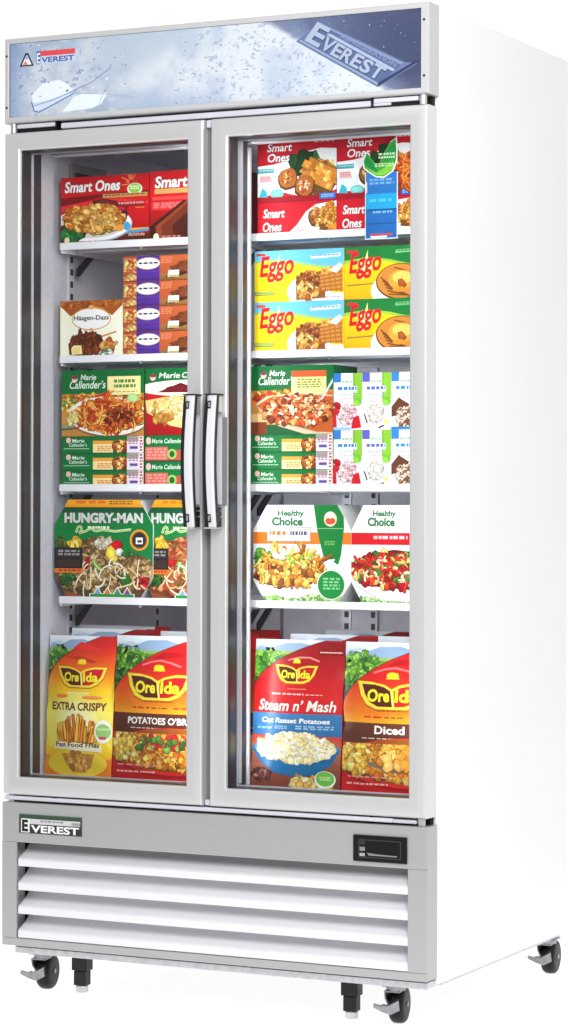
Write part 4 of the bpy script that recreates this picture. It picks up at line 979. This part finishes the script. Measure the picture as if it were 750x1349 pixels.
def art_healthy(w, h, kind):
    P = Print(w, h, 50+kind, hull=OCT)
    P.rect(0, 0, 1, 1, (248, 249, 247), (242, 244, 240))
    P.poly([(0, .93), (.5, .89), (1, .92), (1, 1), (0, 1)], (150, 196, 110)); P.pile(.5, .96, .5, .05, 60, .006, [(110, 170, 70), (170, 210, 130), (90, 150, 60), (200, 226, 170)], 1.5, edge=False)
    band = (232, 120, 34) if kind == 0 else (206, 24, 36)
    P.rect(0, .275, 1, .395, band)
    if kind == 0:
        P.rect(.14, .225, .59, .37, (90, 60, 50)); P.rect(.145, .23, .585, .365, (252, 250, 248)); P.bars(.17, .265, .35, .33, (226, 110, 40), 4); P.bars(.38, .265, .56, .33, (90, 80, 110), 5)
        P.poly([(.62, 0), (.92, 0), (.93, .22), (.90, .50), (.87, .60), (.80, .56), (.72, .52), (.66, .28)], (20, 124, 54)); P.rect(.66, .232, .92, .238, (150, 200, 150)); P.ell(.79, .14, .065, .075, (246, 214, 190)); P.ell(.79, .16, .05, .035, (214, 80, 50)); P.ell(.79, .10, .03, .035, (250, 244, 236)); P.bars(.73, .36, .84, .41, (110, 180, 90), 3, 2)
        P.poly([(.66, .56), (.84, .54), (.80, .62), (.70, .60)], (226, 228, 226))
        P.poly([(0, .72), (.05, .62), (.70, .60), (.74, .74), (.62, .88), (.46, .945), (.28, .93), (.10, .85)], (206, 204, 200)); P.poly([(0, .72), (.70, .70), (.74, .74), (.62, .87), (.46, .93), (.28, .92), (.10, .84)], (238, 238, 236))
        cols = [(226, 150, 50), (206, 120, 36), (240, 190, 90), (150, 84, 30), (236, 210, 120)]
        P.pile(.10, .52, .08, .07, 14, .010, [(60, 140, 50), (90, 170, 60), (40, 110, 40)]); P.poly([(.0, .74), (.05, .58), (.30, .44), (.45, .48), (.62, .52), (.74, .64), (.60, .80), (.3, .84), (.1, .80)], (96, 48, 20)); P.noodles(.37, .62, .34, .15, 95, .038, .0075, cols); P.pile(.4, .72, .28, .08, 26, .009, cols, 1.8)
        P.pile(.45, .55, .2, .08, 12, .008, [(226, 206, 80), (150, 180, 60), (240, 220, 130)]); P.pile(.3, .5, .08, .05, 8, .008, [(240, 220, 170), (246, 230, 200)])
        P.ell(.80, .80, .145, .15, (236, 244, 236)); P.ell(.80, .80, .135, .142, (28, 136, 60)); P.bars(.72, .73, .89, .86, (130, 200, 140), 3, 4)
    else:
        P.bars(.26, .305, .66, .355, (246, 200, 200), 6)
        P.poly([(0, .68), (1.1, .68), (1.1, .86), (.80, .96), (.35, .95), (.06, .82)], (206, 204, 200)); P.poly([(0, .70), (1.1, .70), (1.1, .84), (.80, .945), (.35, .935), (.06, .80)], (240, 240, 238))
        P.poly([(0, .64), (.14, .5), (.5, .44), (1.1, .50), (1.1, .78), (.7, .84), (.14, .80)], (110, 24, 20)); P.pile(.52, .64, .55, .17, 120, .011, [(206, 30, 30), (50, 120, 40), (236, 214, 160), (150, 26, 22), (190, 60, 30), (240, 200, 110), (80, 150, 50), (176, 20, 28)], 1.5); P.noodles(.5, .66, .5, .13, 30, .026, .006, [(240, 226, 180), (206, 40, 36), (226, 170, 90)])
    P.text('Healthy', .25, .128, .27, .075, (24, 110, 50), shear=.06, bold=.04); P.text('Choice', .19, .212, .32, .09, (24, 110, 50), shear=.0, bold=.045)
    if kind == 1: P.items = [(p, c, k) for p, c, k in P.items]
    return P

# ---- bags
def landscape(P, sky=.10):
    P.rect(0, 0, .85, sky+.01, (226, 234, 240), (176, 196, 214)); P.poly([(.0, sky), (.05, sky*.55), (.18, sky*.75), (.33, sky*.30), (.52, sky*.25), (.7, sky*.6), (.7, sky)], (140, 166, 196)); P.poly([(.05, sky*.55), (.18, sky*.75), (.24, sky*.55), (.15, sky*.4)], (186, 204, 220))
    P.rect(0, sky, .6, .40, (104, 156, 50), (60, 116, 40)); P.rect(0, sky, .6, sky+.02, (150, 180, 90)); P.pile(.15, .22, .24, .14, 60, .0075, [(120, 180, 56), (70, 136, 44), (46, 104, 40), (150, 200, 80), (90, 160, 50)], 1.6, jag=.35); P.pile(.04, .32, .12, .07, 26, .008, [(40, 100, 44), (26, 80, 40), (70, 136, 50)], 1.6)
def swoosh(P, cs, y0=0.0, end=.36, split=10):
    """the coloured body of the bag right of a sweeping curve"""
    crv = lambda t: (.80*(1-t)**1.7, y0+(end-y0)*t**1.15)
    def colr(u, v):
        x = min(1, max(0, v))*(len(cs)-1); i = min(len(cs)-2, int(x)); f = x-i
        return tuple(a+(b-a)*f for a, b in zip(cs[i], cs[i+1]))
    P.new()
    n = 26; pts = [crv(i/n) for i in range(n+1)]
    for (a, b) in zip(pts[:-1], pts[1:]):
        P.poly([(a[0], a[1]), (1, a[1]), (1, b[1]), (b[0], b[1])], colr, False)
    for i in range(14):
        a, b = end+(1-end)*i/14, end+(1-end)*(i+1)/14; P.rect(0, a, 1, b, colr(0, a), colr(0, b), bump=False)
    P.line([(p[0]-.004, p[1]) for p in pts], .005, (70, 40, 30))
def potato_logo(P, cx, cy, s, hs):
    """two-leaf badge; s half width (u), hs half height (v)"""
    q = lambda L: [(cx+x*s, cy+y*hs) for x, y in L]
    P.poly(q([(-.18, -1.15), (-.12, -1.6), (.14, -1.6), (.2, -1.15)]), (246, 200, 30)); P.ell(cx, cy-hs*1.42, s*.17, hs*.22, (250, 214, 40))
    outer = [(-1.0, -.95), (-.55, -.90), (-.2, -.70), (0, -.42), (.2, -.70), (.55, -.88), (1.0, -.86), (.86, .1), (.66, .72), (.40, .98), (-.45, .98), (-.72, .66), (-.90, .0)]
    P.poly(q([(x*1.06, y*1.10+.04) for x, y in outer[:4]] + [(x*1.06, y*1.10+.04) for x, y in outer[10:]] + []), (170, 96, 20)); P.poly(q([(x*1.06, y*1.10+.04) for x, y in outer[3:11]]), (170, 96, 20))
    P.poly(q([(x*1.03, y*1.03) for x, y in outer[:4]+outer[10:]]), (250, 212, 60)); P.poly(q([(x*1.03, y*1.03) for x, y in outer[3:11]]), (250, 212, 60))
    P.poly(q([(-.90, -.78), (-.5, -.74), (-.22, -.56), (-.04, -.30), (.04, .82), (-.40, .82), (-.64, .52), (-.80, -.05)]), (84, 28, 20)); P.poly(q([(.06, -.30), (.24, -.56), (.54, -.72), (.90, -.70), (.78, .05), (.58, .58), (.36, .80), (.10, .82)]), (196, 20, 34))
    P.line(q([(.0, -.35), (.07, .85)]), .006, (250, 226, 170))
    P.text('Ore', cx-.72*s, cy+.50*hs, .66*s, .92*hs, (250, 226, 40), bold=.035, out=(70, 60, 10), outw=.02); P.text('Ida', cx+.10*s, cy+.50*hs, .60*s, .92*hs, (250, 226, 40), bold=.035, out=(110, 20, 10), outw=.02)
def art_fries(w, h):
    P = Print(w, h, 60); landscape(P, .09)
    swoosh(P, [(196, 26, 26), (206, 44, 26), (224, 92, 24), (240, 150, 24), (250, 206, 36), (252, 226, 84), (252, 232, 110), (252, 222, 60), (252, 206, 30), (244, 168, 24), (230, 110, 24)], 0, .34)
    P.poly([(.5, .04), (.88, .10), (.9, .13), (.40, .085)], (214, 46, 40)); P.poly([(.30, .15), (.55, .14), (.76, .18), (.72, .19)], (190, 50, 20))
    for (a, b, c_) in ((0, .10, 1), (.0, .30, .9), (.9, 1, .9)): P.poly([(.5, .52), (a, .55+.1*c_), (b, .80)], (253, 226, 96))
    P.ell(.50, .57, .40, .16, (254, 228, 106)); P.ell(.50, .60, .32, .14, (254, 238, 150)); P.ell(.50, .62, .22, .10, (254, 246, 190))
    P.poly([(.15, .98), (1, .86), (1, 1), (0, 1)], (236, 130, 26)); P.poly([(0, .84), (.18, .88), (.2, .95), (0, .93)], (226, 150, 30)); P.ell(.5, .90, .44, .10, (252, 212, 60))
    P.poly([(.27, .83), (.77, .83), (.71, .92), (.62, .965), (.44, .965), (.34, .91)], (206, 140, 50)); P.pile(.52, .88, .17, .06, 30, .007, [(220, 156, 66), (190, 120, 40), (236, 180, 90)], 1.6, rot=1.2, edge=False)
    r = P.r
    for i in range(70):
        x = r.uniform(.28, .74); top = .56+abs(x-.52)*.35+r.uniform(-.03, .10); P.strand(x+(x-.5)*.30, top, (.76-top)*h*r.uniform(.8, 1), .0062, r.choice([(226, 150, 40), (206, 124, 26), (240, 176, 66), (190, 104, 20)]), 1.57+(x-.5)*1.0+r.uniform(-.12, .12), r.uniform(-.3, .3))
    P.poly([(.18, .745), (.86, .765), (.88, .815), (.16, .80)], (250, 236, 200)); P.text('Fast Food Fries', .185, .785, .65, .034, (92, 44, 20), bold=.03)
    P.ell(.88, .67, .115, .082, (250, 246, 236)); P.ell(.88, .67, .10, .055, (150, 200, 110)); P.rect(.80, .645, .97, .66, (186, 220, 150)); P.rect(.83, .705, .92, .725, (214, 60, 100))
    P.ell(.28, .425, .09, .014, (236, 130, 60)); P.ell(.72, .432, .14, .014, (236, 140, 70)); P.rect(.36, .395, .68, .41, (250, 226, 150))
    P.text('EXTRA CRISPY', .12, .525, .80, .058, (96, 46, 18), bold=.03, out=(236, 206, 130), outw=.02)
    potato_logo(P, .55, .285, .35, .075); return P
def art_hash(w, h, title, sub, kind, nominal=None):
    P = Print(w, h, 62+kind, nominal=nominal); landscape(P, .10)
    swoosh(P, [(186, 18, 26), (206, 28, 30), (206, 30, 28), (220, 76, 26), (232, 120, 28), (246, 176, 30), (248, 186, 30), (196, 24, 28), (200, 22, 28), (190, 16, 24)], .02, .42)
    P.poly([(.52, .11), (1, .10), (1, .13), (.42, .155)], (170, 16, 22)); P.line([(.30, .20), (.40, .175), (.50, .165), (.60, .18), (.70, .205)], .012, (236, 120, 120))
    potato_logo(P, .48, .345, .32, .092)
    P.bars(.35, .448, .66, .456, (120, 70, 20), 9); P.bars(.22, .485, .40, .505, (206, 50, 30), 2); P.bars(.42, .487, .60, .503, (110, 90, 30), 3); P.bars(.64, .485, .80, .505, (206, 60, 30), 2)
    P.rect(0, .53, 1, .665, (96, 48, 32), (84, 42, 28)); P.text(title, *sub, (244, 238, 230), bold=.03); P.bars(.20, .628, .98, .638, (216, 200, 186), 10)
    P.rect(0, .665, 1, 1, (206, 24, 30), (186, 16, 24)); P.ell(.62, .80, .62, .175, (150, 14, 20)); P.ell(.62, .79, .60, .165, (214, 40, 36)); P.ell(.62, .78, .56, .15, (150, 80, 24))
    cols = [(226, 150, 44), (240, 182, 74), (206, 124, 30), (246, 204, 110), (190, 100, 26), (236, 170, 50)]
    P.clip = [(0, .667), (1, .667), (1, 1), (0, 1)]
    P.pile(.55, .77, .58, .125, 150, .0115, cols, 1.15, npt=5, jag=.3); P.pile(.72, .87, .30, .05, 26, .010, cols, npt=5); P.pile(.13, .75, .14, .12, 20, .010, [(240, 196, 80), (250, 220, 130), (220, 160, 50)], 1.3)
    if kind == 0:
        P.pile(.62, .72, .28, .05, 9, .009, [(200, 24, 36), (220, 40, 40)], 1.5); P.pile(.55, .74, .32, .05, 9, .009, [(80, 130, 50), (60, 104, 40), (120, 160, 70)], 1.2); P.ell(1.02, .90, .11, .06, (140, 206, 100)); P.ell(1.02, .90, .08, .045, (206, 236, 186)); P.poly([(.88, .70), (1, .67), (1, .76), (.92, .79)], (236, 236, 236))
    else:
        P.poly([(.25, .78), (.5, .84), (.80, .80), (.78, .82), (.5, .86), (.27, .81)], (120, 110, 100)); P.pile(.55, .78, .18, .04, 10, .017, [(236, 160, 60), (226, 140, 44), (246, 190, 100)], npt=6); P.poly([(.86, .70), (1, .68), (1, .77), (.93, .78)], (240, 240, 240))
    P.clip = None
    P.bars(.06, .885, .5, .90, (226, 150, 140), 6); P.bars(.05, .93, .45, .95, (236, 170, 160), 8)
    return P
def art_mash(w, h):
    P = Print(w, h, 66); landscape(P, .075)
    swoosh(P, [(150, 16, 20), (156, 18, 22), (176, 20, 26), (196, 24, 28), (206, 28, 30), (210, 30, 32), (204, 30, 32), (196, 40, 36), (170, 70, 50), (150, 84, 60), (130, 70, 50)], 0, .34)
    P.poly([(.72, .01), (1, .02), (1, .10), (.72, .10)], (136, 14, 18)); P.bars(.74, .075, .98, .087, (226, 200, 190), 6); P.line([(.40, .135), (.52, .115), (.64, .115), (.74, .14)], .010, (236, 140, 130))
    P.bars(.24, .355, .60, .372, (236, 190, 180), 5); P.bars(.62, .36, .80, .368, (236, 206, 200), 4); P.line([(.42, .325), (.62, .325)], .004, (230, 150, 120))
    P.text('Steam n\u2019 Mash', .07, .475, .86, .075, (248, 236, 224), shear=.22, bold=.02, out=(90, 10, 14), outw=.02)
    P.rect(0, .49, 1, .64, (58, 118, 168), (44, 104, 156)); P.text('Cut Russet Potatoes', .12, .555, .76, .034, (240, 244, 248), shear=.1, bold=.025); P.bars(.07, .585, .25, .60, (160, 196, 222), 3, 2); P.bars(.28, .575, .42, .60, (140, 180, 212), 3, 2); P.bars(.52, .57, .92, .60, (150, 190, 220), 5, 2)
    P.rect(0, .64, 1, .72, (186, 60, 40), (176, 96, 66)); P.rect(0, .72, 1, 1, (166, 96, 70), (110, 56, 40))
    for i in range(5): P.line([(0, .82+.04*i), (1, .83+.04*i)], .004, (120, 60, 44))
    P.ell(.5, .735, .49, .085, (30, 110, 160)); P.ell(.5, .725, .47, .07, (58, 150, 196)); P.poly([(.02, .74), (.98, .74), (.90, .83), (.72, .90), (.5, .915), (.28, .895), (.10, .82)], (20, 96, 148)); P.poly([(.10, .80), (.90, .82), (.74, .885), (.5, .905), (.28, .885)], (24, 108, 160))
    P.poly([(.07, .735), (.12, .68), (.3, .64), (.5, .612), (.7, .64), (.87, .68), (.93, .73), (.8, .79), (.5, .815), (.2, .785)], (236, 214, 150)); P.pile(.5, .72, .42, .09, 150, .0095, [(250, 238, 200), (240, 222, 160), (252, 246, 224), (228, 204, 130), (246, 230, 180)], 1.3, edge=False)
    P.pile(.12, .90, .14, .02, 14, .007, [(90, 40, 34), (150, 100, 90), (60, 26, 22)], 2); P.pile(.70, .96, .22, .045, 26, .011, [(236, 206, 130), (220, 180, 90), (246, 224, 160), (206, 160, 76)], 1.3); P.ell(.84, .925, .115, .058, (246, 246, 240)); P.ell(.84, .92, .10, .05, (110, 190, 70)); P.bars(.78, .905, .90, .935, (206, 236, 180), 3, 2)
    potato_logo(P, .50, .225, .225, .062); return P

# ---- cartons on the shelves; every front stands at its deck
def stand(name, me, x0, x1, z, label, cat, group=None, y=FY, rz=0.0):
    return put(name, me, ((x0+x1)/2, y, z), label, cat, group, rz)

z = DK[0]
P = art_meal_plate(.222, .150); stand('food_carton', carton('food_carton', P, .20, (150, 16, 22)), .057, .279, z, 'red frozen meal carton with a plate of golden chicken, top shelf on the left', 'food carton', 'red frozen meal cartons')
P = art_meal_bowl(.200, .152); stand('food_carton', carton('food_carton', P, .20, (150, 16, 22)), .281, .481, z, 'red frozen meal carton with a pasta bowl, half hidden by the left door frame', 'food carton', 'red frozen meal cartons')
PL = art_meal_roll(.185, .070, True); ml = carton('food_carton', PL, .20, (190, 20, 36)); PU = art_meal_roll(.185, .135); mu = carton('food_carton', PU, .20, (190, 20, 36))
x = .543
for k in range(2):
    w_ = ('at the left', 'at the right behind the green leaf sign')[k]
    stand('food_carton', ml, x, x+.185, z, 'low red and white carton ' + ('under the spring roll carton at the left' if k == 0 else 'behind the foot of the blue shelf sign'), 'food carton', 'red frozen meal cartons')
    if k == 0: stand('food_carton', mu, x, x+.185, z+.0702, 'tall red and white carton with spring rolls in full view, left of the leaf sign', 'food carton', 'red frozen meal cartons')
    x += .1862
P = art_meal_roll(.185, .135, False, 29); P.pile(.90, .60, .12, .24, 60, .010, [(226, 110, 34), (206, 84, 26), (236, 140, 60), (170, 56, 20)], 1.6); P.noodles(.90, .60, .10, .2, 30, .03, .006, [(236, 130, 50), (196, 80, 26)])
stand('food_carton', carton('food_carton', P, .20, (190, 20, 36)), .7292, .9142, z+.0702, 'tall red and white carton with orange noodles, behind the green leaf sign', 'food carton', 'red frozen meal cartons')

z = DK[1]
P = art_ice_bar(.158, .1275); stand('ice_cream_carton', carton('ice_cream_carton', P, .16, (244, 226, 190), (150, 80, 30)), .056, .214, z, 'cream and brown ice cream bar carton with a white oval name badge', 'ice cream carton')
P = art_cake(.200, .0545); mc = carton('cake_carton', P, .16, (170, 90, 50))
for k, nm in enumerate(('bottom', 'second from the bottom', 'third from the bottom', 'top')):
    stand('cake_carton', mc, .216, .416, z+k*.0548, 'brown dessert carton with a purple band, ' + nm + ' of its stack of four', 'dessert carton', 'brown and purple dessert cartons')
e0, e1 = carton('waffle_carton', art_waffle(.2085, .1085, 0), .15, (244, 196, 20), (110, 190, 226)), carton('waffle_carton', art_waffle(.190, .1085, 1), .15, (240, 176, 20), (30, 120, 56))
for k, nm in enumerate(('lower', 'upper')):
    stand('waffle_carton', e0, .5365, .745, z+.0005+k*.1088, nm + ' yellow waffle carton with a blue top edge', 'waffle carton', 'yellow waffle cartons')
    stand('waffle_carton', e1, .7465, .9365, z+.0005+k*.1088, nm + ' yellow waffle carton with a green top edge', 'waffle carton', 'yellow waffle cartons')

z = DK[2]; fh = .0372
mf = carton('dinner_carton', art_flat(.2075, fh-.0004, 0), .16, (12, 96, 46)); mg = carton('dinner_carton', art_flat(.2075, .0556, 1), .16, (12, 96, 46))
NM = ('bottom', 'middle', 'top')
for k in range(3):
    stand('dinner_carton', mf, .060, .2675, z+k*fh, 'flat green dinner carton, ' + NM[k] + ' of the three in the left door', 'food carton', 'flat green dinner cartons')
    o = stand('dinner_carton', mf, .527, .721, z+k*fh, 'flat green dinner carton, ' + NM[k] + ' of the three in the right door', 'food carton', 'flat green dinner cartons'); o.scale = (.194/.2075, 1, 1)
for k in range(2):
    stand('dinner_carton', mg, .271, .4785, z+k*.056, 'green and salmon pink carton beside the left handle, ' + ('lower' if k == 0 else 'upper') + ' of two', 'food carton', 'green and salmon pink cartons')
stand('dinner_carton', carton('dinner_carton', art_dinner(.2075, .1445, 0), .12, (12, 96, 46)), .060, .2675, z+3*fh+.0003, 'upright green carton picturing a plate of orange noodles', 'food carton', 'upright green dinner cartons')
stand('dinner_carton', carton('dinner_carton', art_dinner(.2075, .1445, 1), .12, (12, 96, 46)), .271, .4785, z+.1125, 'upright green and red carton picturing a pie with dark cherry filling', 'food carton', 'upright green dinner cartons')
stand('dinner_carton', carton('dinner_carton', art_dinner(.194, .1445, 2), .12, (12, 96, 46)), .527, .721, z+3*fh+.0003, 'upright green carton picturing a baked pasta tray with a spoon', 'food carton', 'upright green dinner cartons')
for kind, nm in enumerate(('strawberries', 'a vanilla scoop', 'a chocolate swirl')):
    ms = carton('dessert_carton', art_sweet(.0655, .1185, kind), .12, (226, 230, 240))
    for k in range(2):
        stand('dessert_carton', ms, .7225+.0662*kind, .788+.0662*kind, z+k*.119, ('lower' if k == 0 else 'upper') + ' white carton with ' + nm + ' and a lime green flash', 'dessert carton', 'small white dessert cartons')

z = DK[3]
hh = [(a, b) for a, b in OCT]
def octagon(name, P, side):
    me = carton(name, P, .11, side, (230, 150, 30) if side[1] < 140 and side[0] < 100 else None, OCT)
    return me
stand('frozen_meal_carton', octagon('frozen_meal_carton', art_hungry(.248, .219, 0), (188, 190, 194)), .0425, .2905, z, 'green eight-sided meal carton with grey brown meat, left one', 'food carton', 'green eight-sided meal cartons', y=.143)
stand('frozen_meal_carton', octagon('frozen_meal_carton', art_hungry(.225, .219, 1), (188, 190, 194)), .262, .487, z, 'green eight-sided meal carton with orange food, beside the left handle', 'food carton', 'green eight-sided meal cartons', y=.1465)
stand('frozen_meal_carton', octagon('frozen_meal_carton', art_healthy(.2285, .2085, 0), (210, 212, 210)), .535, .7635, z, 'white eight-sided meal carton with an orange band and pasta bowl', 'food carton', 'white eight-sided meal cartons')
stand('frozen_meal_carton', octagon('frozen_meal_carton', art_healthy(.193, .2085, 1), (210, 212, 210)), .7645, .9575, z, 'white eight-sided meal carton with a red band and vegetable bowl', 'food carton', 'white eight-sided meal cartons')

# ---- bags standing on the floor of the cavity
ZF = .3978
bA = bag('frozen_food_bag', art_fries(.168, .307), .022, .045, .019, (214, 60, 24), 5)
bB = bag('frozen_food_bag', art_hash(.240, .311, 'POTATOES O\u2019BRIEN', (.17, .605, .72, .048), 0), .022, .05, .019, (190, 20, 26), 6)
bC = bag('frozen_food_bag', art_mash(.208, .311), .026, .05, .019, (176, 20, 26), 7)
bD = bag('frozen_food_bag', art_hash(.190, .311, 'Diced', (.325, .602, .28, .055), 1, nominal=.24), .024, .05, .019, (190, 20, 26), 8)
BY = .108
put('frozen_food_bag', bA, (.1235, BY, ZF), 'yellow and orange bag picturing a sheaf of fries', 'food bag', 'frozen potato bags in front')
put('frozen_food_bag', bB, (.3295, BY, ZF), 'orange bag with a brown band and diced potatoes with peppers, left door', 'food bag', 'frozen potato bags in front')
put('frozen_food_bag', bC, (.651, BY, ZF), 'red bag with a blue band and a blue bowl of mash', 'food bag', 'frozen potato bags in front')
put('frozen_food_bag', bD, (.853, BY, ZF), 'orange bag with a brown band and plain diced potatoes, right door', 'food bag', 'frozen potato bags in front')
rowl = 'bag of the same kind standing close behind the '
def behind(me, x, y, sc_, label):
    o = put('frozen_food_bag', me, (x, y, ZF), label, 'food bag', 'frozen potato bags behind'); o.scale = (1, 1, sc_)
behind(bC, .160, .170, 1.03, 'red bag top just showing above the yellow fries bag')
behind(bB, .150, .232, 1.045, 'second red bag top showing farther behind the yellow fries bag')
behind(bB, .402, .172, 1.025, 'pale blue bag top showing behind the potato bag in the left door')
behind(bC, .700, .172, 1.03, 'nearer of two red bag tops showing behind the mash bag')
behind(bC, .752, .236, 1.05, 'farther of two red bag tops showing behind the mash bag')
behind(bD, .897, .172, 1.03, 'pale bag top showing farther behind the diced potato bag')
P = Print(.20, .314, 75); P.stops(0, 1, [(206, 26, 30), (200, 24, 28), (214, 70, 26)]); P.rect(0, .05, 1, .08, (226, 70, 66))
behind(bag('frozen_food_bag', P, .02, .045, .010, (190, 20, 26), 9), .437, .245, 1.03, 'plain red bag edge showing left of the mash bag')

# ---- green leaf sign clipped to the shelf lip
def talker():
    x0, x1, zb, zt = .7945, .8665, 1.543, 1.752
    w, h = .080, .209
    P = Print(w, h, 80)
    P.rect(.08, .34, 1.0, 1, (214, 226, 236)); P.rect(.10, .34, .98, .99, (40, 110, 180), (28, 92, 160)); P.rect(.10, .55, .98, .70, (30, 150, 200)); P.rect(.10, .70, .98, .72, (20, 76, 140)); P.rect(.10, .84, .98, .852, (20, 76, 140)); P.bars(.2, .40, .9, .47, (110, 160, 206), 4, 2); P.bars(.2, .60, .85, .65, (70, 180, 200), 3); P.bars(.3, .72, .85, .755, (120, 170, 210), 4); P.rect(.22, .945, .86, .965, (190, 60, 80)); P.rect(.24, .968, .7, .985, (226, 232, 240)); P.rect(.10, .43, .14, .54, (190, 206, 222))
    leaf = [(.0, .22), (.10, .13), (.30, .22), (.46, .30), (.60, .16), (.80, .04), (.97, 0), (1.0, .12), (.98, .24), (.86, .34), (.62, .395), (.38, .385), (.16, .33), (.03, .29)]
    def lf(k, c):
        cx, cy = .5, .24; q = [(cx+(x-cx)*k, cy+(y-cy)*k) for x, y in leaf]
        P.poly(q[:4]+[q[10], q[11], q[12], q[13]], c); P.poly(q[3:11], c)
    lf(1.0, (240, 246, 238)); lf(.93, (50, 160, 56)); P.poly([(.06, .24), (.12, .17), (.30, .25), (.46, .33), (.50, .37), (.3, .35)], (24, 130, 60)); P.poly([(.5, .36), (.62, .20), (.80, .08), (.95, .03), (.95, .14), (.75, .25)], (34, 144, 60)); P.poly([(.1, .28), (.4, .34), (.9, .24), (.86, .32), (.6, .37), (.36, .365)], (120, 190, 60))
    P.bars(.46, .15, .92, .215, (200, 230, 190), 4, 2); P.bars(.36, .25, .9, .29, (190, 226, 170), 5, 2)
    V, F, C = [], [], []
    emit(P, V, F, C, lambda u, v, k: ((u-.5)*w, -k*EPS, (1-v)*h))
    for outl in ([(0.09, .34), (1.0, .34), (1.0, 1), (.09, 1)], leaf):
        n = len(outl); b0 = len(V); V.extend(((u-.5)*w, 0.0001, (1-v)*h) for u, v in outl); V.extend(((u-.5)*w, 0.0014, (1-v)*h) for u, v in outl)
        for i in range(n): F.append((b0+i, b0+(i+1) % n, b0+n+(i+1) % n, b0+n+i)); C.append((226, 232, 230))
        F.append(tuple(b0+n+i for i in range(n))); C.append((230, 232, 232))
    put('shelf_sign', mesh_from('shelf_sign', V, F, C, M['card']), (.8325, .1315, 1.5425), 'green leaf sign on a blue strip clipped to the top right shelf', 'sign')
talker()
